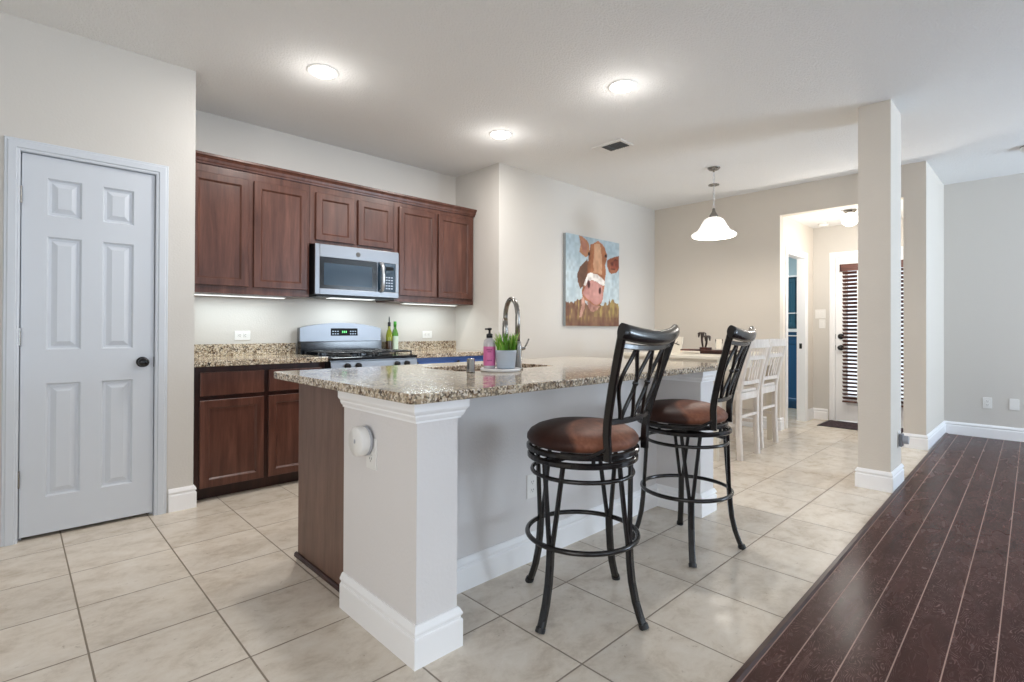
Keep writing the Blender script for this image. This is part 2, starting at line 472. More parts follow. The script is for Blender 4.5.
m = MB(); m.box(XD+T, LX0, 2.116, 2.206, 0, H); m.box(LX1, XL, 2.116, 2.206, 0, H); m.box(LX0, LX1, 2.116, 2.206, 2.035, H)
struct('wall_hall_left', m, M_HALL, 'left wall of the back hall with the laundry doorway', 'wall')
EY0, EY1 = 1.00, 1.862                        # exterior door slab
m = MB(); m.box(XL, XL+T, EY1+0.02, 2.206, 0, H); m.box(XL, XL+T, 0.815, EY1+0.02, 2.055, H); m.box(XL, XL+T, YS, EY0-0.02, 0, 2.055); m.box(XL, XL+T, YS, 0.815, 2.055, H)
struct('wall_living', m, M_WALL, 'off-white end wall of the living area and hall', 'wall')
# laundry room behind the doorway
m = MB(); m.box(8.6, 8.7, 2.1, 4.386, 0, H); m.box(XL+T, 8.7, 2.106, 2.206, 0, H); m.box(XD+T, 8.7, 4.386, 4.486, 0, H)
struct('wall_laundry', m, M_LAUNDRY, 'pale blue wall of the laundry room seen through the doorway', 'wall')
m = MB(); m.box(XD+T, 8.7, 2.206, 4.386, 2.44, 2.5); struct('ceiling_laundry', m, M_CEIL, 'ceiling of the laundry room', 'ceiling')
# walls behind the camera, with their windows
m = MB()
xs = [XW, -1.8, -0.2, 0.6, 2.2, 5.5, 7.1, XL]
for i in range(len(xs)-1):
    if i % 2 == 0: m.box(xs[i], xs[i+1], YS-T, YS, 0, H)
    else: m.box(xs[i], xs[i+1], YS-T, YS, 0, 0.5); m.box(xs[i], xs[i+1], YS-T, YS, 2.2, H)
struct('wall_south', m, M_WALL, 'window wall of the living area behind the camera', 'wall')
m = MB(); m.box(XW-T, XW, YS-T, -1.8, 0, H); m.box(XW-T, XW, 0.6, YK+T, 0, H); m.box(XW-T, XW, -1.8, 0.6, 0, 0.55); m.box(XW-T, XW, -1.8, 0.6, 2.25, H)
struct('wall_west', m, M_WALL, 'window wall to the left of the camera', 'wall')
for k, (a0, a1) in enumerate(((-1.8, -0.2), (0.6, 2.2), (5.5, 7.1))):
    m = MB(); t = 0.05
    m.box(a0, a1, YS-0.08, YS-0.03, 0.5, 0.5+t); m.box(a0, a1, YS-0.08, YS-0.03, 2.2-t, 2.2); m.box(a0, a0+t, YS-0.08, YS-0.03, 0.5, 2.2); m.box(a1-t, a1, YS-0.08, YS-0.03, 0.5, 2.2); m.box(a0, a1, YS-0.08, YS-0.03, 1.33, 1.37)
    struct('window_%d' % (k+1), m, M_TRIM, ('west', 'middle', 'east')[k] + ' white living room window frame of the south wall', 'window')
m = MB(); t = 0.05
m.box(XW-0.08, XW-0.03, -1.8, 0.6, 0.55, 0.6); m.box(XW-0.08, XW-0.03, -1.8, 0.6, 2.2, 2.25); m.box(XW-0.08, XW-0.03, -1.8, -1.75, 0.55, 2.25); m.box(XW-0.08, XW-0.03, 0.55, 0.6, 0.55, 2.25); m.box(XW-0.08, XW-0.03, -0.63, -0.57, 0.55, 2.25)
struct('window_4', m, M_TRIM, 'white window frame left of the camera', 'window')

# square column between kitchen and living area
CX0, CX1, CY0, CY1 = 4.405, 4.765, 0.771, 0.965
m = MB(); m.box(CX0, CX1, CY0, CY1, 0, H)
struct('column', m, M_WALLD, 'square painted column between the tile and the plank floor', 'column')

# ---- baseboards: profile swept along a wall foot, mitred at corners
BPROF = [(0.0, 0.0), (0.016, 0.0), (0.016, 0.092), (0.0145, 0.098), (0.0105, 0.100), (0.0105, 0.107), (0.0155, 0.113), (0.0155, 0.119), (0.009, 0.132), (0.005, 0.138), (0.0, 0.138)]
def mould(path, prof, closed=False, z0=0.0):
    """path: list of (x, y); profile offset goes to the RIGHT of travel"""
    m = MB(); P = [Vector(p) for p in path]; n = len(P); rings = []
    for i in range(n):
        d0 = (P[i]-P[i-1]).normalized() if (closed or i > 0) else None
        d1 = (P[(i+1) % n]-P[i]).normalized() if (closed or i < n-1) else None
        if d0 is None: d0 = d1
        if d1 is None: d1 = d0
        n0 = Vector((d0.y, -d0.x)); n1 = Vector((d1.y, -d1.x)); b = (n0+n1)
        b = b / max(1e-6, b.dot(n0))
        rings.append([m.bm.verts.new((P[i].x+b.x*o, P[i].y+b.y*o, z0+z)) for o, z in prof])
    k = len(prof)
    for i in range(n if closed else n-1):
        A, B = rings[i], rings[(i+1) % n]
        for j in range(k): m.bm.faces.new((A[j], A[(j+1) % k], B[(j+1) % k], B[j]))
    if not closed: m.bm.faces.new(rings[0]); m.bm.faces.new(rings[-1][::-1])
    return m
def base(name, path, label, closed=False): struct(name, mould(path, BPROF, closed), M_TRIM, label, 'baseboard')
base('baseboard_pantry_left', [(XW, YP), (-0.062, YP)], 'white baseboard left of the pantry door')
base('baseboard_pantry', [(0.690, YP), (XP, YP), (XP, YP+0.085)], 'white baseboard between the pantry door and the cabinets')
base('baseboard_nook', [(XK, YC+0.02), (XK, YC), (XD, YC), (XD, 2.116), (XD+T, 2.116)], 'white baseboard along the dining walls')
base('baseboard_hall_left', [(LX1+0.06, 2.116), (XL, 2.116), (XL, EY1+0.085)], 'white baseboard in the corner of the hall')
base('baseboard_hall_right', [(XL, 0.99), (XD, 0.99), (XD, 0.815), (XL, 0.815), (XL, YS)], 'white baseboard around the hall wall end and living wall')
base('baseboard_column', [(CX0, CY0), (CX1, CY0), (CX1, CY1), (CX0, CY1)], 'white baseboard around the square column', closed=True)

# ---- door casings
CASE = [(0.0, 0.0), (0.0, 0.010), (0.006, 0.012), (0.012, 0.012), (0.016, 0.017), (0.045, 0.017), (0.050, 0.013), (0.058, 0.013), (0.062, 0.008), (0.062, 0.0)]
def casing_xz(x0, x1, z1, y, m=None):
    """casing on a wall facing -Y around opening x0..x1, 0..z1"""
    m = m or MB(); rings = []
    for (x, z, sx, sz) in ((x0, 0, -1, 0), (x0, z1, -1, 1), (x1, z1, 1, 1), (x1, 0, 1, 0)):
        rings.append([m.bm.verts.new((x+sx*o, y-d, z+sz*o)) for o, d in CASE])
    k = len(CASE)
    for A, B in zip(rings, rings[1:]):
        for j in range(k): m.bm.faces.new((A[j], A[(j+1) % k], B[(j+1) % k], B[j]))
    m.bm.faces.new(rings[0]); m.bm.faces.new(rings[-1][::-1]); return m
def casing_yz(y0, y1, z1, x):
    m = MB(); rings = []
    for (y, z, sy, sz) in ((y1, 0, 1, 0), (y1, z1, 1, 1), (y0, z1, -1, 1), (y0, 0, -1, 0)):
        rings.append([m.bm.verts.new((x-d, y+sy*o, z+sz*o)) for o, d in CASE])
    k = len(CASE)
    for A, B in zip(rings, rings[1:]):
        for j in range(k): m.bm.faces.new((A[j], A[(j+1) % k], B[(j+1) % k], B[j]))
    m.bm.faces.new(rings[0]); m.bm.faces.new(rings[-1][::-1]); return m
m = casing_xz(DX0-0.006, DX1+0.006, DZ+0.006, YP)
m.box(DX0-0.02, DX0-0.004, YP, YP+T, 0, DZ+0.004); m.box(DX1+0.004, DX1+0.02, YP, YP+T, 0, DZ+0.004); m.box(DX0-0.02, DX1+0.02, YP, YP+T, DZ+0.004, DZ+0.02)
m.box(DX0-0.004, DX0+0.01, YP+0.042, YP+0.055, 0, DZ); m.box(DX1-0.01, DX1+0.004, YP+0.042, YP+0.055, 0, DZ); m.box(DX0, DX1, YP+0.042, YP+0.055, DZ-0.01, DZ+0.004)
struct('trim_2', m, M_DOOR, 'white moulded casing around the pantry door', 'door trim')
m = casing_xz(LX0, LX1, 2.035, 2.116)
for a0, a1 in ((LX0-0.001, LX0+0.014), (LX1-0.014, LX1+0.001)): m.box(a0, a1, 2.112, 2.21, 0, 2.035)
m.box(LX0, LX1, 2.112, 2.21, 2.021, 2.036)
struct('trim_3', m, M_TRIM, 'white casing around the laundry doorway', 'door trim')
m = casing_yz(EY0-0.005, EY1+0.005, 2.045, XL)
m.box(XL, XL+T, EY1+0.003, EY1+0.02, 0, 2.045); m.box(XL, XL+T, EY0-0.02, EY0-0.003, 0, 2.045); m.box(XL, XL+T, EY0-0.02, EY1+0.02, 2.042, 2.055)
struct('trim_4', m, M_TRIM, 'white casing around the exterior door of the hall', 'door trim')
m = MB(); m.box(LX1-0.016, LX1-0.0135, 2.150, 2.180, 0.90, 0.965); struct('trim_5', m, M_BLACKM, 'dark strike plate on the laundry door jamb', 'strike plate')

# ------------------------------------------------------------------ doors
def panel_face(m, x0, x1, z0, z1, y, panels):
    """door face looking to -Y with raised panels"""
    xs = sorted({x0, x1} | {p[0] for p in panels} | {p[1] for p in panels}); zs = sorted({z0, z1} | {p[2] for p in panels} | {p[3] for p in panels})
    for i in range(len(xs)-1):
        for j in range(len(zs)-1):
            a0, a1, b0, b1 = xs[i], xs[i+1], zs[j], zs[j+1]
            if any(p[0] <= a0+1e-6 and p[1] >= a1-1e-6 and p[2] <= b0+1e-6 and p[3] >= b1-1e-6 for p in panels): continue
            m.poly([(a0, y, b0), (a1, y, b0), (a1, y, b1), (a0, y, b1)])
    for p in panels:
        R_ = []
        for ins, dep in ((0, 0), (0.009, 0.013), (0.020, 0.014), (0.044, 0.003), (0.048, 0.003)):
            R_.append([(p[0]+ins, y+dep, p[2]+ins), (p[1]-ins, y+dep, p[2]+ins), (p[1]-ins, y+dep, p[3]-ins), (p[0]+ins, y+dep, p[3]-ins)])
        for A, B in zip(R_, R_[1:]):
            for k in range(4): m.poly([A[k], A[(k+1) % 4], B[(k+1) % 4], B[k]])
        m.poly(R_[-1])
d1 = thing('door_1', 'white six-panel pantry door with a black knob', 'door', (DX0, YP, 0), kind='structure')
m = MB()
pans = [(c0, c1, z0, z1) for c0, c1 in ((0.130, 0.275), (0.366, 0.511)) for z0, z1 in ((0.215, 0.822), (1.003, 1.612), (1.724, 1.926))]
yd = YP+0.006
panel_face(m, DX0, DX1, 0.020, DZ, yd, pans)
q = [(DX0, 0.020), (DX1, 0.020), (DX1, DZ), (DX0, DZ)]
for k in range(4):
    a, b = q[k], q[(k+1) % 4]; m.poly([(a[0], yd, a[1]), (b[0], yd, b[1]), (b[0], yd+0.035, b[1]), (a[0], yd+0.035, a[1])])
m.poly([(a, yd+0.035, b) for a, b in q])
bmesh.ops.remove_doubles(m.bm, verts=m.bm.verts[:], dist=1e-5)
slab = m.build('door_slab', M_DOOR, d1)
m = MB()
MK = Matrix.Translation((0.556, yd, 0.921)) @ Matrix.Rotation(R(90), 4, 'X')
m.lathe([(0, 0), (0.031, 0), (0.031, 0.004), (0.026, 0.009), (0.012, 0.011), (0.011, 0.03), (0.020, 0.034), (0.027, 0.043), (0.0275, 0.052), (0.022, 0.062), (0, 0.066)], M=MK)
tag(m.build('knob', M_BLACK, d1), 'black round knob')
m = MB(); m.box(DX1-0.001, DX1+0.003, yd-0.001, yd+0.028, 0.89, 0.95); m.build('latch_plate', M_BLACKM, d1)
for z in (0.326, 1.072, 1.818):
    m = MB(); m.cyl((DX0-0.004, yd-0.006, z-0.045), (DX0-0.004, yd-0.006, z+0.045), 0.0065, 10);
    m.build('hinge', M_NICKEL, d1)

# exterior door at the end of the hall, glazed, with a wooden blind hung on it
d2 = thing('door_2', 'white glazed exterior door at the end of the hall', 'door', (XL, EY1, 0), kind='structure')
xf = XL+0.005
m = MB(); gy0, gy1, gz0, gz1 = 1.12, 1.74, 0.32, 1.88
m.box(xf, xf+0.044, EY0, gy0, 0.012, 2.04, 0.002); m.box(xf, xf+0.044, gy1, EY1, 0.012, 2.04, 0.002)
m.box(xf, xf+0.044, gy0, gy1, 0.012, gz0); m.box(xf, xf+0.044, gy0, gy1, gz1, 2.04)
for a0, a1, b0, b1 in ((gy0-0.03, gy0, gz0-0.03, gz1+0.03), (gy1, gy1+0.03, gz0-0.03, gz1+0.03)): m.box(xf-0.012, xf, a0, a1, b0, b1, 0.004)
m.box(xf-0.012, xf, gy0, gy1, gz0-0.03, gz0, 0.004); m.box(xf-0.012, xf, gy0, gy1, gz1, gz1+0.03, 0.004)
m.build('door_slab', M_TRIM, d2)
m = MB(); m.box(xf+0.018, xf+0.024, gy0, gy1, gz0, gz1); m.build('glass_pane', M_PANE, d2)
for z, nm in ((1.055, 'deadbolt'), (0.915, 'knob')):
    m = MB(); MK = Matrix.Translation((xf, 1.803, z)) @ Matrix.Rotation(R(-90), 4, 'Y')
    if nm == 'knob': pr = [(0, 0), (0.033, 0), (0.033, 0.005), (0.013, 0.010), (0.012, 0.032), (0.026, 0.042), (0.028, 0.054), (0.02, 0.066), (0, 0.068)]
    else: pr = [(0, 0), (0.034, 0), (0.034, 0.010), (0.022, 0.018), (0, 0.019)]
    m.lathe(pr, M=MK)
    if nm == 'deadbolt': m.box(xf-0.034, xf-0.015, 1.799, 1.807, z-0.018, z+0.018, 0.002)
    tag(m.build(nm, M_BLACKM, d2), 'black ' + nm)
    m = MB(); m.box(xf-0.001, xf+0.03, EY1-0.001, EY1+0.003, z-0.03, z+0.03); m.build('latch_plate', M_BLACKM, d2)

def blind_wood():
    a = Mat('blind_wood', rough=0.4); n = a.noise(a.mapping(a.coord('World'), (20, 2, 20)), 3, 3)
    a.color(a.ramp(n, [(0.3, srgb(74, 40, 34)), (0.7, srgb(104, 60, 48))])); return a.m
M_BLIND = blind_wood()
bl = thing('window_blind', 'dark wooden slatted blind hanging on the glazed hall door', 'blind', (XL-0.03, 1.43, 0.25))
bx = XL-0.038
m = MB(); m.box(bx-0.032, bx-0.020, 1.07, 1.80, 1.855, 1.942, 0.003); m.box(bx-0.032, bx+0.03, 1.07, 1.082, 1.855, 1.942, 0.002); m.box(bx-0.032, bx+0.03, 1.788, 1.80, 1.855, 1.942, 0.002)
m.build('valance', M_BLIND, bl)
m = MB(); z = 0.300
while z < 1.86:
    c, s_ = math.cos(R(33))*0.025, math.sin(R(33))*0.025
    m.prism([(bx-c, z+s_), (bx+c, z-s_), (bx+c, z-s_+0.003), (bx-c, z+s_+0.003)], 'y', 1.09, 1.776); z += 0.0465
m.build('slats', M_BLIND, bl)
m = MB(); m.box(bx-0.025, bx+0.025, 1.09, 1.776, 0.25, 0.268, 0.003); m.build('bottom_rail', M_BLIND, bl)
for y in (1.20, 1.61):
    m = MB(); m.box(bx-0.028, bx-0.026, y-0.008, y+0.008, 0.26, 1.86); m.build('ladder_tape', M_PLATE, bl)
m = MB(); m.tube([(bx-0.035, 1.74, 1.86), (bx-0.036, 1.742, 1.2), (bx-0.035, 1.74, 0.9)], 0.0015, 6); m.build('cord', M_BLIND, bl)

# ------------------------------------------------------------------ kitchen cabinets
def shaker(m, x0, x1, z0, z1, y, th=0.02, st=0.055):
    """recessed panel door, front at y, body behind it (towards +Y)"""
    def rect(i, yy): return [(x0+i, yy, z0+i), (x1-i, yy, z0+i), (x1-i, yy, z1-i), (x0+i, yy, z1-i)]
    R_ = [rect(0, y+th), rect(0, y+0.003), rect(0.003, y), rect(st-0.007, y), rect(st-0.003, y+0.003), rect(st+0.005, y+0.011)]
    for A, B in zip(R_, R_[1:]):
        for k in range(4): m.poly([A[k], A[(k+1) % 4], B[(k+1) % 4], B[k]])
    m.poly(R_[-1]); m.poly(R_[0][::-1])
    bmesh.ops.remove_doubles(m.bm, verts=m.bm.verts[:], dist=1e-6)
    return m
def drawer_front(m, x0, x1, z0, z1, y, th=0.02):
    return m.box(x0, x1, y, y+th, z0, z1, 0.004)
UY = 4.070
def upper(label, x0, x1, z0, z1, doors, zd0, zd1, gap_r=True):
    t = thing('wall_cabinet', label, 'cabinet', (x0, YK, z0), 'dark wood wall cabinets')
    m = MB(); m.box(x0, x1, UY, YK-0.002, z0, z1, 0.0015); m.build('cabinet_body', M_CAB, t)
    for a, b in doors:
        m = MB(); shaker(m, a, b, zd0, zd1, UY-0.021); m.build('door', M_CAB, t)
    return t
upper('tall dark wood wall cabinet left of the microwave beside the pantry wall', XP+0.004, 1.688, 1.372, 2.285, ((0.862, 1.236), (1.272, 1.667)), 1.425, 2.206)
upper('short two-door dark wood wall cabinet above the microwave', 1.689, 2.449, 1.800, 2.285, ((1.735, 2.062), (2.098, 2.430)), 1.832, 2.212)
upper('tall dark wood wall cabinet right of the microwave at the end of the run', 2.450, 3.368, 1.372, 2.285, ((2.495, 2.903), (2.928, 3.335)), 1.427, 2.224)
CR = [(0.0, 0.0), (0.010, 0.0), (0.012, 0.012), (0.016, 0.018), (0.020, 0.036), (0.030, 0.050), (0.036, 0.054), (0.036, 0.070), (0.0, 0.070)]
m = mould([(XP+0.004, UY), (3.368, UY), (3.368, YK-0.004)], CR, z0=2.266)
tag(m.build('crown_molding', M_CAB), 'dark wood crown molding along the top of the wall cabinets', 'molding')

def lower_run(name, label, x0, x1, mat, matd, units, knobs=(), group='base cabinets along the back wall', recess=True):
    t = thing(name, label, 'cabinet', ((x0+x1)/2, YK, 0), group)
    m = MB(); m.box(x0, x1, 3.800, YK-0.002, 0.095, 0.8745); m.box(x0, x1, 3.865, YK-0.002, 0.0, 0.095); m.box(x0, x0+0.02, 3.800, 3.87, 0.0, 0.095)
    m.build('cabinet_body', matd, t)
    for i, (a, b) in enumerate(units):
        m = MB(); drawer_front(m, a, b, 0.683, 0.836, 3.780); dr = m.build('drawer', mat, t)
        if knobs:
            m = MB(); MK = Matrix.Translation((knobs[i], 3.780, 0.828)) @ Matrix.Rotation(R(90), 4, 'X')
            m.lathe([(0, 0), (0.006, 0), (0.006, 0.012), (0.013, 0.016), (0.013, 0.024), (0, 0.028)], seg=16, M=MK); m.build('knob', M_BLACKM, dr)
        m = MB(); shaker(m, a, b, 0.090, 0.655, 3.780); m.build('door', mat, t)
    return t
lower_run('base_cabinet', 'dark wood base cabinet with drawers left of the range', XP+0.018, 1.700, M_CAB, M_CABD, ((0.869, 1.260), (1.290, 1.672)))
lower_run('base_cabinet', 'blue-fronted base cabinet with black knobs right of the range', 2.468, 3.383, M_BLUE, M_BLUE, ((2.475, 2.918), (2.924, 3.375)), (2.497, 2.945))

def counter_piece(name, label, x0, x1, side=None):
    t = thing(name, label, 'countertop', ((x0+x1)/2, YK, 0.8755), 'granite counters along the back wall')
    m = MB(); m.box(x0, x1, 3.745, YK-0.001, 0.8755, 0.913, 0.004); m.build('counter_slab', M_GRAN, t)
    m = MB(); m.box(x0, x1, YK-0.021, YK-0.001, 0.913, 1.004, 0.002); m.build('backsplash', M_GRAN, t)
    if side: m = MB(); m.box(side, side+0.020, 3.76, YK-0.021, 0.913, 1.004, 0.002); m.build('side_splash', M_GRAN, t)
    return t
counter_piece('kitchen_counter', 'speckled granite counter with backsplash left of the range', XP+0.001, 1.702, XP+0.001)
counter_piece('kitchen_counter', 'speckled granite counter with backsplash right of the range', 2.465, XK-0.001)

# under-cabinet strip lights
for x0, x1, lab in ((0.90, 1.55, 'slim white strip light under the left wall cabinet'), (2.62, 3.25, 'slim white strip light under the right wall cabinet')):
    t = thing('strip_light', lab, 'light', ((x0+x1)/2, 4.20, 1.350), 'under-cabinet strip lights')
    m = MB(); m.box(x0, x1, 4.17, 4.23, 1.362, 1.3715, 0.002); m.build('housing', M_PLATE, t)
    m = MB(); m.box(x0+0.01, x1-0.01, 4.178, 4.222, 1.359, 1.3615); m.build('lens', M_STRIP, t)
    l = area('strip_glow', ((x0+x1)/2, 4.20, 1.354), ((x0+x1)/2, 4.26, 0), x1-x0-0.04, 0.03, 1.8, (0.86, 0.97, 1.0)); l.parent = t; l.location = l.location - t.location

# ------------------------------------------------------------------ microwave over the range
MX0, MX1, MY, MZ0, MZ1 = 1.706, 2.460, 4.000, 1.392, 1.797
t = thing('microwave', 'stainless over-the-range microwave under the short cabinet', 'microwave', ((MX0+MX1)/2, YK, MZ0))
m = MB(); m.box(MX0+0.004, MX1-0.004, MY+0.022, YK-0.002, MZ0, MZ1-0.001); m.build('housing', M_BLACKM, t)
m = MB(); dxr = MX0+0.632
wx0, wx1, wz0, wz1 = MX0+0.038, MX0+0.540, MZ0+0.052, MZ0+0.302
m.box(MX0, wx0, MY, MY+0.022, MZ0+0.004, MZ1, 0.003); m.box(wx1, MX0+0.545, MY, MY+0.022, wz0, wz1); m.box(wx0, MX1, MY, MY+0.022, wz1, MZ1, 0.003); m.box(wx0, MX1, MY, MY+0.022, MZ0+0.004, wz0, 0.003); m.box(MX1-0.034, MX1, MY, MY+0.022, wz0, wz1, 0.003)
m.build('face_frame', M_STEEL, t)
m = MB(); m.box(wx0, MX0+0.545, MY+0.003, MY+0.02, wz0, wz1, 0.002); dw = m.build('door_window', M_BLACK, t)
m = MB(); m.box(wx0+0.035, wx1-0.045, MY+0.0015, MY+0.004, wz0+0.030, wz1-0.045); m.build('glass_pane', M_MWGLASS, dw)
m = MB(); m.box(MX0+0.546, MX1-0.035, MY+0.002, MY+0.02, wz0, wz1, 0.002); cp = m.build('control_panel', M_MWGLASS, t)
m = MB()
for r_ in range(5):
    for c_ in range(3):
        m.box(MX0+0.625+c_*0.026, MX0+0.642+c_*0.026, MY+0.0005, MY+0.0025, wz0+0.026+r_*0.024, wz0+0.036+r_*0.024)
m.build('keypad', M_KEYS, cp)
m = MB(); m.box(MX0+0.625, MX0+0.70, MY+0.0005, MY+0.0025, wz1-0.06, wz1-0.03); m.build('display', M_DISP, cp)
m = MB(); hx = MX0+0.578
m.tube([(hx, MY+0.004, wz0+0.006), (hx, MY-0.022, wz0+0.016), (hx, MY-0.036, wz0+0.05), (hx, MY-0.040, (wz0+wz1)/2), (hx, MY-0.036, wz1-0.05), (hx, MY-0.022, wz1-0.016), (hx, MY+0.004, wz1-0.006)], 0.016, 12)
m.build('handle', M_BRIGHT, t)
m = MB(); m.cyl((MX0+0.365, MY, MZ1-0.056), (MX0+0.365, MY-0.002, MZ1-0.056), 0.020, 24); tag(m.build('emblem', M_SLOT, t), 'small round grey emblem')
m = MB(); m.box(MX0+0.03, MX1-0.03, MY+0.03, MY+0.30, MZ0-0.012, MZ0-0.0005); m.build('vent_grille', M_BLACKM, t)
m = MB(); m.box(MX0+0.18, MX1-0.18, YK-0.29, YK-0.19, MZ0-0.016, MZ0-0.0125); m.build('lamp_lens', M_STRIP, t)  # lens of the added fill lamp
l = area('cooktop_fill', ((MX0+MX1)/2, YK-0.24, MZ0-0.020), ((MX0+MX1)/2, YK-0.18, 0), 0.40, 0.08, 2.4, (0.86, 0.96, 1.0)); l.parent = t; l.location = l.location - t.location  # fill lamp added under the microwave to brighten the wall and range

# ------------------------------------------------------------------ gas range
RX0, RX1, RY = 1.707, 2.460, 3.700
RC = (RX0+RX1)/2
t = thing('gas_range', 'stainless gas range with black grates between the base cabinets', 'range', (RC, YK, 0))
m = MB(); m.box(RX0, RX1, RY+0.03, YK-0.03, 0.05, 0.885); m.box(RX0+0.03, RX1-0.03, RY+0.08, YK-0.05, 0.0, 0.05); m.build('body', M_STEEL, t)
m = MB(); m.prism([(RY, 0.800), (RY+0.012, 0.872), (RY+0.05, 0.880), (RY+0.05, 0.800)], 'x', RX0, RX1); m.build('control_panel', M_STEEL, t)
m = MB(); m.box(RX0-0.001, RX1+0.001, RY+0.004, YK-0.10, 0.884, 0.906, 0.005); m.build('cooktop', M_BLACK, t)
for x in (RX0+0.128, RX0+0.218, RX1-0.193, RX1-0.102):
    m = MB(); MK = Matrix.Translation((x, RY+0.006, 0.838)) @ Matrix.Rotation(R(84), 4, 'X')
    m.lathe([(0, 0), (0.024, 0), (0.024, 0.006), (0.019, 0.012), (0.017, 0.030), (0, 0.032)], seg=20, M=MK); m.box(x-0.004, x+0.004, RY-0.034, RY-0.004, 0.820, 0.858, 0.002)
    m.build('knob', M_BLACKM, t)
for gx in (RX0+0.035, RC+0.015):
    m = MB(); x0, x1, y0, y1, zt = gx, gx+0.330, RY+0.05, YK-0.13, 0.938
    m.tube([(x0, y0, zt), (x1, y0, zt), (x1, y1, zt), (x0, y1, zt)], 0.0065, 8, True)
    xm, ym = (x0+x1)/2, (y0+y1)/2
    for k in range(2):
        yc_ = y0+(y1-y0)*(0.25+0.5*k)
        m.tube([(x0, yc_, zt), (xm-0.035, yc_, zt)], 0.006, 8); m.tube([(x1, yc_, zt), (xm+0.035, yc_, zt)], 0.006, 8)
    m.tube([(x0, ym, zt), (x1, ym, zt)], 0.006, 8)
    for yy0, yy1 in ((y0, y0+0.09), (ym-0.10, ym+0.10), (y1-0.09, y1)): m.tube([(xm, yy0, zt), (xm, yy1, zt)], 0.006, 8)
    for px_ in (x0, x1):
        for py_ in (y0, ym, y1): m.tube([(px_, py_, zt), (px_, py_, 0.905)], 0.007, 8)
    m.build('grate', M_GRATE, t)
for bx_ in (RX0+0.20, RC+0.18):
    for by_ in (RY+0.19, YK-0.27):
        m = MB(); m.lathe([(0, 0.905), (0.052, 0.905), (0.052, 0.914), (0.036, 0.916), (0.036, 0.926), (0, 0.928)], (bx_, by_, 0), 24); m.build('burner', M_BLACKM, t)
# backguard with a curved top
def arch(z0, zs, zc, n=14): 
    return [(RX0+0.004, z0)] + [(RX1-0.004, z0)] + [(RX1-0.004-(RX1-RX0-0.008)*i/n, zs+(zc-zs)*math.sin(math.pi*i/n)**0.8) for i in range(n+1)]
m = MB(); m.prism(arch(1.018, 1.130, 1.176), 'y', YK-0.085, YK-0.030); bgd = m.build('backguard', M_STEEL, t)
m = MB(); m.box(RX0+0.004, RX1-0.004, YK-0.105, YK-0.030, 0.900, 1.017, 0.004); m.build('backguard_vent', M_BLACK, t)
m = MB(); m.box(RC-0.108, RC+0.140, YK-0.0875, YK-0.084, 1.064, 1.128, 0.002); dsp = m.build('display', M_DISP, bgd)
m = MB(); m.box(RX0+0.002, RX1-0.002, RY+0.005, RY+0.045, 0.225, 0.790, 0.006); m.build('oven_door', M_STEEL, t)
m = MB(); m.box(RX0+0.11, RX1-0.11, RY+0.002, RY+0.006, 0.33, 0.62); m.build('oven_window', M_MWGLASS, t)
m = MB(); m.tube([(RX0+0.06, RY+0.005, 0.735), (RX0+0.06, RY-0.045, 0.735), (RX1-0.06, RY-0.045, 0.735), (RX1-0.06, RY+0.005, 0.735)], 0.012, 10); m.build('handle', M_STEEL, t)
m = MB(); m.box(RX0+0.002, RX1-0.002, RY+0.008, RY+0.045, 0.06, 0.215, 0.006); m.build('drawer', M_STEEL, t)
m = MB()
for k in range(3): m.box(RC-0.005+k*0.016, RC+0.004+k*0.016, YK-0.0885, YK-0.087, 1.088, 1.106)
m.build('clock_digits', M_GREENLED, t)
for x0 in (RC-0.095, RC+0.068):
    m = MB()
    for k in range(3):
        for j in range(2): m.box(x0+k*0.022, x0+0.012+k*0.022, YK-0.0885, YK-0.087, 1.076+j*0.022, 1.084+j*0.022)
    m.build('keypad', M_KEYS, t)

# ------------------------------------------------------------------ bottles on the counter right of the range
M_OIL = glass('olive_glass', srgb(150, 160, 40)); M_GRN = Mat('green_bottle', srgb(104, 176, 62), 0.15, Transmission_Weight=0.5).m
M_DARKOIL = Mat('dark_vinegar', srgb(52, 34, 20), 0.15).m
M_LBL = Mat('pale_label', srgb(196, 214, 196), 0.5).m
bx_, by_ = 2.535, 4.285
t = thing('oil_bottle', 'olive glass bottle with a pour spout behind the range', 'bottle', (bx_, by_, 0.9135))
m = MB(); m.lathe([(0, 0.9135), (0.030, 0.9135), (0.030, 1.02), (0.030, 1.065), (0.026, 1.085), (0.013, 1.125), (0.012, 1.150), (0, 1.150)], (bx_, by_, 0), 20); m.mi = 1
b_ = m.build('bottle_glass', [Mat('olive_bottle', srgb(150, 158, 36), 0.12, Transmission_Weight=0.3).m], t)
m = MB(); m.lathe([(0.0303, 0.916), (0.0306, 0.920), (0.0306, 1.012), (0.0303, 1.015)], (bx_, by_, 0), 20); m.build('label', M_DARKOIL, t)
m = MB(); m.lathe([(0, 1.150), (0.014, 1.150), (0.014, 1.185), (0.006, 1.190), (0.005, 1.225), (0.003, 1.240), (0, 1.240)], (bx_, by_, 0), 14); m.build('spout', M_BLACKM, t)
bx_, by_ = 2.600, 4.290
t = thing('vinegar_bottle', 'bright green capped bottle with a pale label behind the range', 'bottle', (bx_, by_, 0.9135))
m = MB(); m.lathe([(0, 0.9135), (0.030, 0.9135), (0.030, 1.075), (0.024, 1.10), (0.0125, 1.13), (0.012, 1.15), (0, 1.15)], (bx_, by_, 0), 20); m.build('bottle_glass', M_GRN, t)
m = MB(); m.lathe([(0.0302, 0.935), (0.0305, 0.938), (0.0305, 1.055), (0.0302, 1.058)], (bx_, by_, 0), 20); m.build('label', M_LBL, t)
m = MB(); m.lathe([(0, 1.148), (0.0145, 1.148), (0.0145, 1.195), (0, 1.196)], (bx_, by_, 0), 14); m.build('cap', Mat('green_cap', srgb(64, 160, 40), 0.4).m, t)

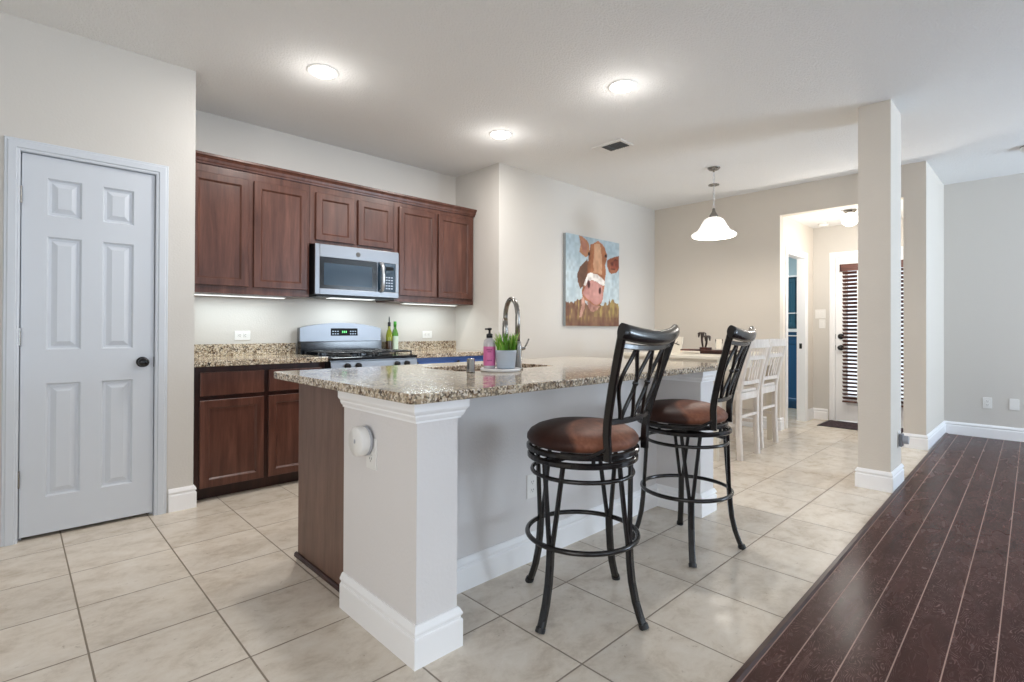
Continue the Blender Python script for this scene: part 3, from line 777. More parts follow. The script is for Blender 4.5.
# ------------------------------------------------------------------ electrical plates
def plate(name, label, cat, c, n, up=(0, 0, 1), w=0.072, h=0.115, kind='outlet', group=None):
    """wall plate centred at c with outward normal n; kind outlet | switch"""
    n = Vector(n); up = Vector(up); s_ = up.cross(n)
    M = Matrix(((s_.x, up.x, n.x, c[0]), (s_.y, up.y, n.y, c[1]), (s_.z, up.z, n.z, c[2]), (0, 0, 0, 1)))
    t = thing(name, label, cat, c, group)
    b = MB(); q = MB(); q.box(-w/2, w/2, -h/2, h/2, 0.0005, 0.006, 0.002); b.merge(q.bm, M); b.build('cover_plate', M_PLATE, t)
    if kind == 'outlet':
        for k in (-1, 1):
            b = MB(); q = MB(); dy = k*0.0195*h/0.115
            q.box(-0.0155, 0.0155, dy-0.013, dy+0.013, 0.0055, 0.0078, 0.002); q.mi = 1
            for sx_ in (-0.0065, 0.0065): q.box(sx_-0.0014, sx_+0.0014, dy-0.003, dy+0.006, 0.0076, 0.0082)
            q.box(-0.002, 0.002, dy-0.010, dy-0.006, 0.0076, 0.0082)
            mp = {}
            for f in q.bm.faces: pass
            b2 = q; bb = MB()
            vm = {v: bb.bm.verts.new(M @ v.co) for v in b2.bm.verts}
            for f in b2.bm.faces:
                g = bb.bm.faces.new([vm[v] for v in f.verts]); g.material_index = f.material_index
            b2.bm.free()
            b.bm.free(); bb.build('socket', [M_PLATE, M_SLOT], t)
    elif kind == 'switch':
        k = max(1, round(w/0.072)) if w > 0.08 else 1
        for i in range(k):
            b = MB(); q = MB(); cx_ = (i-(k-1)/2)*0.046
            q.box(cx_-0.016, cx_+0.016, -0.033, 0.033, 0.0055, 0.009, 0.002); b.merge(q.bm, M); b.build('rocker', M_GREYP if False else M_PLATE, t)
    return t
plate('wall_outlet', 'horizontal white outlet above the left granite backsplash', 'outlet', (1.295, YK, 1.068), (0, -1, 0), (1, 0, 0), group='outlets above the kitchen counter')
plate('wall_outlet', 'horizontal white outlet above the right granite backsplash', 'outlet', (3.027, YK, 1.070), (0, -1, 0), (1, 0, 0), group='outlets above the kitchen counter')

# ------------------------------------------------------------------ island
IW0, IW1, IWY0, IWY1 = 1.140, 2.985, 1.756, 1.885
PX0, PX1, PY0, PY1 = 0.970, 1.140, 1.460, 1.985
QX0, QX1 = 2.985, 3.155
CZ0, CZ1 = 0.8795, 0.9125
m = MB(); m.box(IW0, IW1, IWY0, IWY1, 0, CZ0-0.001); m.box(PX0, PX1, PY0, PY1, 0, CZ0-0.001); m.box(QX0, QX1, PY0, PY1, 0, CZ0-0.001)
M_ISL = paint('island_paint', srgb(222, 219, 218))
struct('wall_island', m, M_ISL, 'painted half wall of the island with a square post at each end', 'wall')
base('baseboard_island', [(PX1, PY0), (PX0, PY0), (PX0, PY1)][::-1] + [], 'white baseboard') if False else None
struct('baseboard_island', mould([(QX1, PY1), (QX1, PY0), (QX0, PY0), (QX0, IWY0), (PX1, IWY0), (PX1, PY0), (PX0, PY0), (PX0, PY1)][::-1], BPROF), M_TRIM, 'white baseboard around the island half wall', 'baseboard')
CP = [(0.0, 0.0), (0.009, 0.0), (0.009, 0.007), (0.014, 0.010), (0.020, 0.022), (0.020, 0.028), (0.027, 0.036), (0.030, 0.042), (0.030, 0.071), (0.0, 0.071)]
struct('trim_6', mould([(PX0, PY1-0.005), (PX0, PY0), (PX1, PY0), (PX1, IWY0)], CP, z0=CZ0-0.072), M_TRIM, 'white crown trim on the near island post under the counter', 'trim')
struct('trim_7', mould([(QX0, IWY0), (QX0, PY0), (QX1, PY0), (QX1, PY1-0.005)], CP, z0=CZ0-0.072), M_TRIM, 'white crown trim on the far island post under the counter', 'trim')

t = thing('island_cabinet', 'dark wood island cabinet behind the half wall', 'cabinet', (2.07, 2.25, 0))
m = MB(); m.box(1.021, 3.10, 1.986, 2.575, 0.09, CZ0-0.0015); m.box(1.041, 3.10, 1.986, 2.505, 0.0, 0.09); m.box(1.021, 1.041, 1.986, 2.575, 0.0, 0.09)
m.build('cabinet_body', M_PANEL, t)
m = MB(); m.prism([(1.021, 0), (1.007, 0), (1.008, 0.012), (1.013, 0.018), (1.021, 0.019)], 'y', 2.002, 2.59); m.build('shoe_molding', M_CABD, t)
for i in range(4):
    a = 1.05+i*0.51
    m = MB(); shaker(m, -a-0.48, -a, 0.11, 0.66, -2.597); 
    for v in m.bm.verts: v.co = (-v.co.x, -v.co.y, v.co.z)
    m.build('door', M_CAB, t)
    m = MB(); m.box(a, a+0.48, 2.576, 2.596, 0.69, 0.84, 0.004); m.build('drawer', M_CAB, t)

def rrect(x0, x1, y0, y1, r, n=6, ccw=True):
    pts = []
    for cx_, cy_, a0 in ((x1-r, y1-r, 0), (x0+r, y1-r, 90), (x0+r, y0+r, 180), (x1-r, y0+r, 270)):
        for k in range(n+1):
            a = R(a0+90*k/n); pts.append((cx_+r*math.cos(a), cy_+r*math.sin(a)))
    return pts if ccw else pts[::-1]
SX0, SX1, SY0, SY1 = 1.600, 2.270, 2.000, 2.370
def slab_with_hole(name, outer, holes, z0, z1, bev, mat):
    cu = bpy.data.curves.new(name, 'CURVE'); cu.dimensions = '2D'; cu.fill_mode = 'BOTH'
    cu.extrude = (z1-z0)/2-bev; cu.bevel_depth = bev; cu.bevel_resolution = 2; cu.offset = -bev
    for ring in [outer]+holes:
        sp = cu.splines.new('POLY'); sp.points.add(len(ring)-1); sp.use_cyclic_u = True
        for p, q in zip(sp.points, ring): p.co = (q[0], q[1], 0, 1)
    o = bpy.data.objects.new(name, cu); COL.objects.link(o)
    dg = bpy.context.evaluated_depsgraph_get(); dg.update()
    me = bpy.data.meshes.new_from_object(o.evaluated_get(dg))
    bpy.data.objects.remove(o); bpy.data.curves.remove(cu)
    b = MB(); b.bm.from_mesh(me); bpy.data.meshes.remove(me)
    for v in b.bm.verts: v.co.z += (z0+z1)/2
    for f in b.bm.faces: f.material_index = 0; f.smooth = False
    return b.build(name, mat)
ct = slab_with_hole('island_counter', rrect(0.908, 3.215, 1.393, 2.625, 0.035), [rrect(SX0, SX1, SY0, SY1, 0.03, ccw=False)], CZ0, CZ1, 0.005, M_GRAN)
tag(ct, 'long speckled granite island countertop with a sink cutout', 'countertop')

t = thing('kitchen_sink', 'stainless undermount sink set into the island counter', 'sink', (1.935, 2.185, 0.70))
m = MB(); pr = rrect(SX0-0.004, SX1+0.004, SY0-0.004, SY1+0.004, 0.04); pi_ = rrect(SX0+0.02, SX1-0.02, SY0+0.02, SY1-0.02, 0.05)
A = [m.bm.verts.new((*p, CZ0-0.002)) for p in pr]; B = [m.bm.verts.new((*p, 0.70)) for p in pi_]
for i in range(len(A)): f = m.bm.faces.new((A[i], A[(i+1) % len(A)], B[(i+1) % len(B)], B[i])); f.smooth = True
m.bm.faces.new(B)
m.build('basin', M_STEEL, t)
m = MB(); m.lathe([(0, 0.702), (0.04, 0.702), (0.043, 0.701)], (1.935, 2.185, 0)); m.build('drain', M_NICKEL, t)

# faucet: tall pull-down gooseneck
fx, fy = 1.900, 1.930
t = thing('faucet', 'brushed nickel gooseneck pull-down faucet behind the potted grass', 'faucet', (fx, fy, CZ1))
m = MB(); m.lathe([(0, CZ1), (0.030, CZ1), (0.030, CZ1+0.008), (0.024, CZ1+0.014), (0.022, CZ1+0.12), (0.019, CZ1+0.14), (0.0145, CZ1+0.15)], (fx, fy, 0), 24)
m.build('body', M_NICKEL, t)
fd = Vector((math.cos(R(68)), math.sin(R(68)), 0)); fb = Vector((fx, fy, 0)); rr_ = 0.088
pts = [fb+Vector((0, 0, CZ1+0.14)), fb+Vector((0, 0, 1.16))]
for k in range(0, 15):
    a = R(180*k/14); pts.append(fb+fd*(rr_-rr_*math.cos(a))+Vector((0, 0, 1.190+rr_*1.08*math.sin(a))))
pts.append(fb+fd*(2*rr_+0.002)+Vector((0, 0, 1.165)))
m = MB(); m.tube(pts, 0.0130, 14); m.build('spout', M_NICKEL, t)
hp = fb+fd*(2*rr_+0.003)
m = MB(); m.lathe([(0, 1.075), (0.016, 1.075), (0.0175, 1.085), (0.0165, 1.13), (0.0140, 1.180), (0, 1.182)], hp, 18); m.build('spray_head', M_NICKEL, t)
m = MB(); m.cyl((fx+0.015, fy, 1.02), (fx+0.045, fy-0.006, 1.025), 0.011, 12); m.tube([(fx+0.04, fy-0.006, 1.022), (fx+0.052, fy-0.012, 1.04), (fx+0.066, fy-0.018, 1.072)], 0.0045, 8); m.build('lever', M_NICKEL, t)
# air gap cap
t = thing('air_gap', 'short cylindrical nickel cap on the counter left of the soap', 'fitting', (1.598, 1.945, CZ1))
m = MB(); m.lathe([(0, CZ1), (0.021, CZ1), (0.021, CZ1+0.006), (0.0195, CZ1+0.008), (0.0195, CZ1+0.062), (0.017, CZ1+0.067), (0, CZ1+0.068)], (1.598, 1.945, 0), 20); m.build('cap', M_NICKEL, t)
m = MB(); 
for k in range(3): m.box(1.598-0.0205, 1.598-0.018, 1.939+0.004*k-0.002, 1.940+0.004*k-0.002, CZ1+0.02, CZ1+0.045)
m.build('vent_slot', M_SLOT, t)
# round tray, soap, potted grass
tx_, ty_ = 1.775, 1.925
m = MB(); m.lathe([(0, CZ1+0.0003), (0.098, CZ1+0.0003), (0.102, CZ1+0.004), (0.102, CZ1+0.012), (0.099, CZ1+0.0145), (0.094, CZ1+0.0125), (0, CZ1+0.0125)], (tx_, ty_, 0), 48)
tag(m.build('round_tray', Mat('pale_stone', srgb(222, 222, 222), 0.35).m), 'round white tray under the soap and the potted grass', 'tray')
sx_, sy_, z0 = 1.742, 1.972, CZ1+0.0128
t = thing('soap_bottle', 'pump bottle of soap with a pink label on the round tray', 'bottle', (sx_, sy_, z0))
M_SOAP = Mat('clear_plastic', srgb(225, 222, 226), 0.15, Transmission_Weight=0.35).m
m = MB(); m.lathe([(0, z0), (0.028, z0), (0.0305, z0+0.004), (0.0305, z0+0.128), (0.027, z0+0.142), (0.014, z0+0.150), (0.013, z0+0.156), (0, z0+0.156)], (sx_, sy_, 0), 28); m.build('bottle', M_SOAP, t)
M_PINK = Mat('pink_label', srgb(208, 108, 160), 0.45).m
m = MB(); m.lathe([(0.0306, z0+0.014), (0.0309, z0+0.016), (0.0309, z0+0.108), (0.0306, z0+0.110)], (sx_, sy_, 0), 28); lb = m.build('label', M_PINK, t)
dirc = math.atan2(-sy_, -sx_); M_PURP = Mat('label_purple', srgb(150, 52, 112), 0.5).m
for zz, hw, hh in ((0.094, 0.5, 0.004), (0.084, 0.32, 0.003), (0.04, 0.42, 0.003)):
    m = MB(); n = 8
    for k in range(n):
        a0, a1 = dirc-hw+2*hw*k/n, dirc-hw+2*hw*(k+0.7)/n; r_ = 0.0312
        m.poly([(sx_+r_*math.cos(a0), sy_+r_*math.sin(a0), z0+zz-hh), (sx_+r_*math.cos(a1), sy_+r_*math.sin(a1), z0+zz-hh), (sx_+r_*math.cos(a1), sy_+r_*math.sin(a1), z0+zz+hh), (sx_+r_*math.cos(a0), sy_+r_*math.sin(a0), z0+zz+hh)])
    m.build('label_print', M_PURP, lb)
m = MB(); m.lathe([(0, z0+0.154), (0.016, z0+0.154), (0.016, z0+0.172), (0.006, z0+0.176), (0.0055, z0+0.192), (0.011, z0+0.193), (0.011, z0+0.203), (0, z0+0.204)], (sx_, sy_, 0), 18); m.box(sx_-0.004, sx_+0.004, sy_, sy_+0.034, z0+0.194, z0+0.202, 0.002); m.build('pump', M_BLACKM, t)
gx_, gy_, z0 = 1.790, 1.902, CZ1+0.0128
t = thing('potted_grass', 'pale blue-grey pot of green artificial grass on the round tray', 'plant', (gx_, gy_, z0))
m = MB(); m.lathe([(0, z0), (0.043, z0), (0.046, z0+0.003), (0.0535, z0+0.083), (0.0540, z0+0.092), (0.0505, z0+0.092), (0.0495, z0+0.082), (0, z0+0.080)], (gx_, gy_, 0), 40); m.build('pot', Mat('pot_grey', srgb(176, 186, 198), 0.5).m, t)
m = MB(); rg = random.Random(3)
for k in range(95):
    a, r0 = rg.uniform(0, 6.283), 0.045*math.sqrt(rg.random()); h = rg.uniform(0.055, 0.108); ln = rg.uniform(0.0, 0.035)*(r0/0.045+0.2)
    b0 = Vector((gx_+r0*math.cos(a), gy_+r0*math.sin(a), z0+0.079)); a2 = a+rg.uniform(-0.7, 0.7); dr_ = Vector((math.cos(a2), math.sin(a2), 0))
    sd = Vector((-math.sin(a2+1), math.cos(a2+1), 0))*rg.uniform(0.0025, 0.0042); nd = Vector((0, 0, 1)).cross(sd).normalized()*0.0008
    P = [b0, b0+dr_*ln*0.3+Vector((0, 0, h*0.5)), b0+dr_*ln*0.7+Vector((0, 0, h*0.82)), b0+dr_*ln*1.2+Vector((0, 0, h))]
    m.mi = 0 if rg.random() < 0.75 else 1
    for (p, q, s0, s1) in ((P[0], P[1], 0.8, 1), (P[1], P[2], 1, 0.75), (P[2], P[3], 0.75, 0.12)):
        for sg in (1, -1):
            m.poly([p-sd*s0+nd*sg, p+sd*s0+nd*sg, q+sd*s1+nd*sg, q-sd*s1+nd*sg])
m.build('grass_blades', [Mat('grass_green', srgb(104, 158, 46), 0.45).m, Mat('grass_pale', srgb(168, 196, 96), 0.45).m], t, recalc=False)

# plug-in device and outlets on the island
plate('wall_outlet', 'white outlet on the end of the near island post', 'outlet', (PX0, 1.755, 0.657), (-1, 0, 0))
t = thing('plug_in_night_light', 'round white plug-in device above the outlet on the island post', 'plug-in device', (PX0, 1.785, 0.688))
m = MB(); MK = Matrix.Translation((PX0-0.0085, 1.785, 0.702)) @ Matrix.Rotation(R(-90), 4, 'Y')
m.lathe([(0, 0), (0.052, 0), (0.056, 0.004), (0.056, 0.010), (0.0515, 0.013)], seg=40, M=MK); m.build('back_ring', M_GREYP, t)
m = MB(); m.lathe([(0.0515, 0.010), (0.0535, 0.014), (0.0535, 0.042), (0.050, 0.047), (0, 0.047)], seg=40, M=MK); m.build('housing', M_PLATE, t)
m = MB(); m.box(PX0-0.0585, PX0-0.055, 1.781, 1.789, 0.697, 0.711, 0.001); m.build('button', M_GREYP, t)
plate('wall_outlet', 'white outlet low on the island half wall behind the near stool', 'outlet', (1.828, IWY0, 0.360), (0, -1, 0))
plate('wall_outlet', 'white outlet low on the far living room wall, left of the blank plate', 'outlet', (XL, 0.461, 0.370), (-1, 0, 0))
plate('blank_plate', 'blank white wall plate at the right edge of the living room wall', 'wall plate', (XL, 0.257, 0.374), (-1, 0, 0), kind='blank')
plate('light_switch', 'double white rocker switch on the hall wall beside the door', 'switch', (XL, 2.030, 1.338), (-1, 0, 0), w=0.118, kind='switch', group='hall light switches')
plate('light_switch', 'single white rocker switch below the double switch in the hall', 'switch', (XL, 2.010, 1.212), (-1, 0, 0), kind='switch', group='hall light switches')
t = plate('wall_outlet', 'outlet low on the living room side of the square column', 'outlet', (4.66, CY0, 0.335), (0, -1, 0))
t = thing('plug_in_freshener', 'grey plug-in device on the side of the square column', 'plug-in device', (4.66, CY0-0.009, 0.33))
m = MB(); m.box(4.625, 4.695, CY0-0.030, CY0-0.0085, 0.285, 0.375, 0.006); m.build('plug_base', Mat('dim_plastic', srgb(120, 122, 128), 0.4).m, t)
m = MB(); m.cyl((4.66, CY0-0.030, 0.335), (4.66, CY0-0.062, 0.335), 0.030, 20); m.build('cap', M_GREYP, t)

# ------------------------------------------------------------------ bar stools
def make_stool(label):
    t = thing('bar_stool', label, 'bar stool', (0, 0, 0), 'swivel bar stools at the island')
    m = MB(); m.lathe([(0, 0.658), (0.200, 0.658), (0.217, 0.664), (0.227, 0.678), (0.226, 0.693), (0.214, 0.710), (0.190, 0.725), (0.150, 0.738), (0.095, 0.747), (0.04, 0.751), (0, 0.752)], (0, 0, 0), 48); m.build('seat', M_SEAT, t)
    def ring(r, z, w, h, n=48):
        return MB().flat([(r*math.cos(2*math.pi*k/n), r*math.sin(2*math.pi*k/n), z) for k in range(n)], w, h, closed=True)
    ring(0.218, 0.646, 0.022, 0.022).build('seat_ring', M_IRON, t)
    m = ring(0.214, 0.612, 0.022, 0.022)
    for k in range(4):
        a = R(45+90*k); m.cyl((0.205*math.cos(a), 0.205*math.sin(a), 0.60), (0.205*math.cos(a), 0.205*math.sin(a), 0.64), 0.008, 8)
    for k in range(2):
        a = R(90*k); m.obox((-0.21*math.cos(a), -0.21*math.sin(a), 0.616), (0.21*math.cos(a), 0.21*math.sin(a), 0.616), 0.03, 0.008)
    m.lathe([(0, 0.605), (0.09, 0.605), (0.09, 0.65), (0, 0.65)], (0, 0, 0), 24)
    m.build('swivel_ring', M_IRON, t)
    m = MB(); n = 48; m.tube([(0.205*math.cos(2*math.pi*k/n), 0.205*math.sin(2*math.pi*k/n), 0.550) for k in range(n)], 0.0085, 8, True); m.build('upper_ring', M_IRON, t)
    m = MB(); m.tube([(0.224*math.cos(2*math.pi*k/n), 0.224*math.sin(2*math.pi*k/n), 0.295) for k in range(n)], 0.010, 10, True); m.build('foot_ring', M_IRON, t)
    for k in range(4):
        a = R(90*k); e = Vector((math.cos(a), math.sin(a), 0)); s_ = Vector((-e.y, e.x, 0)); m = MB(); Z = Vector((0, 0, 1))
        prof = [(0.278, 0.0), (0.262, 0.035), (0.242, 0.09), (0.226, 0.16), (0.218, 0.23), (0.214, 0.30)]
        m.flat([e*r_+Z*z for r_, z in prof], 0.030, 0.024, up=e)
        for sg in (-1, 1):
            m.flat([e*0.214+Z*0.285+s_*sg*0.006, e*0.207+Z*0.40+s_*sg*0.020, e*0.201+Z*0.52+s_*sg*0.034, e*0.197+Z*0.606+s_*sg*0.044], 0.017, 0.017, up=e)
        lg = m.build('leg', M_IRON, t)
        m = MB(); m.cyl(e*0.279+Z*0.0, e*0.272+Z*0.016, 0.0185, 12); m.build('foot_cap', M_BLACKM, lg)
    # back: local frame, leaning away along +x (outwards), width along y
    def bp(s_, v):   # s_ 0..1 up the back, v -1..1 across
        z = 0.640+s_*0.470
        out = 0.203+0.095*max(0, (s_-0.22)/0.78)**1.2
        hw = 0.150+0.067*max(0, (s_-0.10)/0.90)**1.1
        bow = 0.028*(1-v*v)*(0.35+0.65*s_)
        return Vector((out+bow, v*hw, z))
    for sg in (-1, 1):
        fr = MB(); fr.flat([bp(k/10, sg) for k in range(11)], 0.020, 0.030, up=(1, 0, 0))
        P0 = bp(0.10, sg); fr.flat([P0, Vector((0.15, sg*0.178, 0.655)), Vector((0.105, sg*0.196, 0.645))], 0.016, 0.012, up=(0, 0, 1))
        fr.build('back_post', M_IRON, t)
    m = MB(); m.sweep([bp(0.985, -1.06+2.12*k/16)+Vector((0.006, 0, 0.010-0.022*(1-(-1.06+2.12*k/16)**2))) for k in range(17)], [(0.018*math.cos(q), 0.029*math.sin(q)) for q in [2*math.pi*j/14 for j in range(14)]], up=(0, 0, 1)); m.build('top_rail', M_IRON, t)
    m = MB(); m.flat([bp(0.905, -1+2*k/14)+Vector((0, 0, -0.012*(1-(-1+2*k/14)**2))) for k in range(15)], 0.014, 0.020); m.build('upper_crossbar', M_IRON, t)
    m = MB(); m.flat([bp(0.31, -1+2*k/14)+Vector((0, 0, -0.006*(1-(-1+2*k/14)**2))) for k in range(15)], 0.014, 0.022); m.build('lower_crossbar', M_IRON, t)
    s0, s1 = 0.305, 0.89
    for c_ in (-0.54, 0.0, 0.54):
        for sg in (-1, 1):
            pts = []
            for k in range(17):
                q = k/16; w_ = 0.245*(0.5-0.5*math.cos(2*math.pi*q))**0.9
                pts.append(bp(s0+(s1-s0)*q, c_+sg*(w_+0.025)))
            m = MB(); m.flat(pts, 0.013, 0.013, up=(1, 0, 0)); m.build('lattice_bar', M_IRON, t)
    for c_ in (-0.27, 0.27):
        m = MB(); p = bp((s0+s1)/2, c_); m.lathe([(0, -0.012), (0.009, -0.008), (0.012, 0), (0.009, 0.008), (0, 0.012)], p, 14); m.build('knob', M_IRON, t)
    return t
BACK = ('back_post', 'top_rail', 'upper_crossbar', 'lower_crossbar', 'lattice_bar', 'knob', 'seat', 'seat_ring')
def pose(t, loc, legrot, backrot, slide=(0, 0)):
    """legs keep the thing's own rotation; the swivel parts turn relative to them"""
    t.location = loc; t.rotation_euler = (0, 0, R(legrot))
    for c in t.children:
        if c.name.split('.')[0] in BACK:
            c.rotation_euler = (0, 0, R(backrot-legrot))
            c.location = Matrix.Rotation(-R(legrot), 3, 'Z') @ Vector((slide[0], slide[1], 0))
st = make_stool('iron bar stool with brown cushion nearest the camera, in front of the outlet')
st2 = copy_tree(st); st2['label'] = 'iron bar stool with brown cushion by the far island post'
pose(st, (1.688, 1.334, 0.001), 5, -84)
pose(st2, (2.552, 1.329, 0.001), 34, -80, (-0.018, 0.017))

# ------------------------------------------------------------------ counter-height table and white chairs
TX0, TX1, TY0, TY1, TZ = 4.31, 5.72, 1.95, 2.93, 0.900
t = thing('dining_table', 'cream counter-height dining table beyond the island', 'table', ((TX0+TX1)/2, (TY0+TY1)/2, 0))
m = MB(); m.box(TX0, TX1, TY0, TY1, TZ-0.030, TZ, 0.006); m.build('tabletop', M_CREAM, t)
m = MB(); a = 0.035
m.box(TX0+a, TX1-a, TY0+a, TY0+a+0.02, TZ-0.13, TZ-0.03); m.box(TX0+a, TX1-a, TY1-a-0.02, TY1-a, TZ-0.13, TZ-0.03); m.box(TX0+a, TX0+a+0.02, TY0+a, TY1-a, TZ-0.13, TZ-0.03); m.box(TX1-a-0.02, TX1-a, TY0+a, TY1-a, TZ-0.13, TZ-0.03)
m.build('apron', M_CREAM, t)
for x in (TX0+0.06, TX1-0.06):
    for y in (TY0+0.06, TY1-0.06):
        m = MB(); m.sweep([(x, y, 0), (x, y, 0.5), (x, y, TZ-0.03)], lambda i: [(-h_, -h_), (h_, -h_), (h_, h_), (-h_, h_)] if (h_ := (0.026, 0.033, 0.036)[i]) else 0, up=(1, 0, 0), smooth=False); m.build('leg', M_CREAM, t)

def make_chair(label):
    """faces +Y; back at y=0"""
    t = thing('counter_chair', label, 'chair', (0, 0, 0), 'white counter-height chairs at the dining table')
    W_ = 0.19
    def post(z): return -0.105*max(0, (z-0.55)/0.5)**1.3 + (0.0 if z > 0.25 else -0.012*(1-z/0.25))
    for s_ in (-1, 1):
        m = MB(); zs_ = [0, 0.12, 0.25, 0.45, 0.58, 0.7, 0.82, 0.94, 1.02]
        m.flat([(s_*W_, post(z), z) for z in zs_], 0.040, 0.046, up=(0, 1, 0)); m.build('rear_leg', M_WHITEW, t)
        m = MB(); m.flat([(s_*W_, 0.40, 0), (s_*W_, 0.395, 0.3), (s_*W_, 0.39, 0.575)], 0.036, 0.036, up=(0, 1, 0)); m.build('front_leg', M_WHITEW, t)
        m = MB(); m.box(s_*W_-0.011, s_*W_+0.011, 0.01, 0.39, 0.52, 0.575); m.build('side_rail', M_WHITEW, t)
        m = MB(); m.box(s_*W_-0.010, s_*W_+0.010, 0.01, 0.39, 0.28, 0.305); m.build('side_stretcher', M_WHITEW, t)
    m = MB(); m.box(-W_, W_, -0.012, 0.012, 0.515, 0.578, 0.003); m.build('rear_rail', M_WHITEW, t)
    m = MB(); m.box(-W_, W_, -0.012, 0.010, 0.36, 0.385, 0.003); m.build('rear_stretcher', M_WHITEW, t)
    m = MB(); m.box(-W_, W_, 0.385, 0.405, 0.52, 0.575, 0.003); m.build('front_rail', M_WHITEW, t)
    m = MB(); m.box(-W_, W_, 0.385, 0.402, 0.22, 0.25, 0.003); m.build('front_stretcher', M_WHITEW, t)
    m = MB(); m.box(-0.215, 0.215, -0.005, 0.43, 0.578, 0.606, 0.008); m.build('seat', M_WHITEW, t)
    def bar(z, hz, bow, name, w_=0.205):
        m = MB(); m.sweep([(w_*(-1+2*k/10), post(z)-bow*(1-(-1+2*k/10)**2), z) for k in range(11)], [(-0.011, -hz), (0.011, -hz), (0.011, hz), (-0.011, hz)], up=(0, 0.12, 1), smooth=False); m.build(name, M_WHITEW, t)
    bar(1.008, 0.036, 0.030, 'crest_rail', 0.222); bar(0.885, 0.018, 0.022, 'mid_rail'); bar(0.665, 0.016, 0.018, 'lower_rail')
    for k in range(4):
        x = -0.090+0.060*k; m = MB(); b_ = 0.02*(1-(x/0.2)**2)
        m.flat([(x, post(z)-b_, z) for z in (0.66, 0.74, 0.82, 0.89)], 0.022, 0.010, up=(0, 1, 0)); m.build('back_slat', M_WHITEW, t)
    for k in range(5):
        x = -0.12+0.06*k; m = MB(); b_ = 0.026*(1-(x/0.22)**2)
        m.flat([(x, post(z)-b_, z) for z in (0.89, 0.93, 0.975)], 0.012, 0.010, up=(0, 1, 0)); m.build('spindle', M_WHITEW, t)
    return t
ch = make_chair('white slat-back counter chair nearer the island')
ch2 = copy_tree(ch); ch2['label'] = 'white slat-back counter chair nearer the hall opening'
ch.location = (4.720, 1.870, 0.0); ch2.location = (5.350, 1.930, 0.0)

# things on the table
M_DKWOOD = cabwood('tray_wood', srgb(52, 26, 20), srgb(74, 38, 30), srgb(92, 52, 40), 0.4, False)
M_TWIG = Mat('dark_twig', srgb(52, 38, 30), 0.6).m
tz = TZ+0.0005
t = thing('wooden_tray', 'long dark wood serving tray with a block end on the dining table', 'tray', (4.80, 2.25, tz))
m = MB(); m.box(4.72, 4.90, 1.98, 2.52, tz+0.024, tz+0.038, 0.003); m.build('tray_board', M_DKWOOD, t)
m = MB(); m.box(4.745, 4.875, 2.04, 2.33, tz, tz+0.030, 0.003); m.build('tray_base', M_DKWOOD, t)
m = MB(); m.box(4.735, 4.765, 2.22, 2.33, tz+0.036, tz+0.062, 0.003); m.build('handle_block', M_DKWOOD, t)
px_, py_, z0 = 4.83, 2.33, tz+0.0385
t = thing('palm_ornament', 'small dark palm tree ornament standing on the wooden tray', 'ornament', (px_, py_, z0))
m = MB(); m.lathe([(0, z0), (0.022, z0), (0.020, z0+0.010), (0, z0+0.012)], (px_, py_, 0), 16); m.build('base', M_CREAM, t)
for (ox_, oy_, hh_) in ((0.0, 0.022, 0.150), (0.0, -0.028, 0.118)):
    tp = Vector((px_+ox_, py_+oy_, z0+hh_))
    m = MB(); m.tube([(px_, py_+oy_*0.4, z0+0.008), (px_, py_+oy_*0.9, z0+hh_*0.5), tp], lambda i: (0.008, 0.010, 0.012)[i], 8); m.build('trunk', M_TWIG, t)
    m = MB()
    for k in range(7):
        a = 2*math.pi*k/7+oy_*9; d_ = Vector((math.cos(a), math.sin(a), 0)); s_ = Vector((-d_.y, d_.x, 0)); P = [tp+d_*r_+Vector((0, 0, h_)) for r_, h_ in ((0, 0), (0.018, 0.016), (0.038, 0.006), (0.046, -0.034))]
        for q0, q1, w0, w1 in ((P[0], P[1], 0.008, 0.016), (P[1], P[2], 0.016, 0.016), (P[2], P[3], 0.016, 0.005)):
            for zz in (0.0012, -0.0012):
                o_ = Vector((0, 0, zz)); m.poly([q0-s_*w0+o_, q0+s_*w0+o_, q1+s_*w1+o_, q1-s_*w1+o_])
    m.build('fronds', M_TWIG, t, recalc=False)
cx_, cy_ = 4.86, 2.195; z0 = tz+0.0385
m = MB(); m.lathe([(0, z0), (0.028, z0), (0.034, z0+0.10), (0.0315, z0+0.10), (0.026, z0+0.006), (0, z0+0.006)], (cx_, cy_, 0), 24)
tag(m.build('drinking_glass', glass('clear_glass', (1, 1, 1, 1), 0.0, 1.06)), 'clear drinking glass beside the palm ornament on the tray', 'glass')
t = thing('decor_board', 'cream board with a dark twig leaning on the dining table behind the near stool', 'decoration', (4.85, 2.70, tz))
y0, y1 = 2.56, 2.88
m = MB(); m.prism([(4.80, tz), (4.815, tz), (4.865, tz+0.155), (4.85, tz+0.155)], 'y', y0, y1); m.build('board', M_CREAM, t)
m = MB(); m.tube([(4.822, 2.585, tz+0.075), (4.826, 2.64, tz+0.093), (4.828, 2.70, tz+0.105)], 0.004, 8); m.tube([(4.824, 2.62, tz+0.087), (4.818, 2.60, tz+0.110)], 0.0025, 6); m.build('twig', M_TWIG, t)

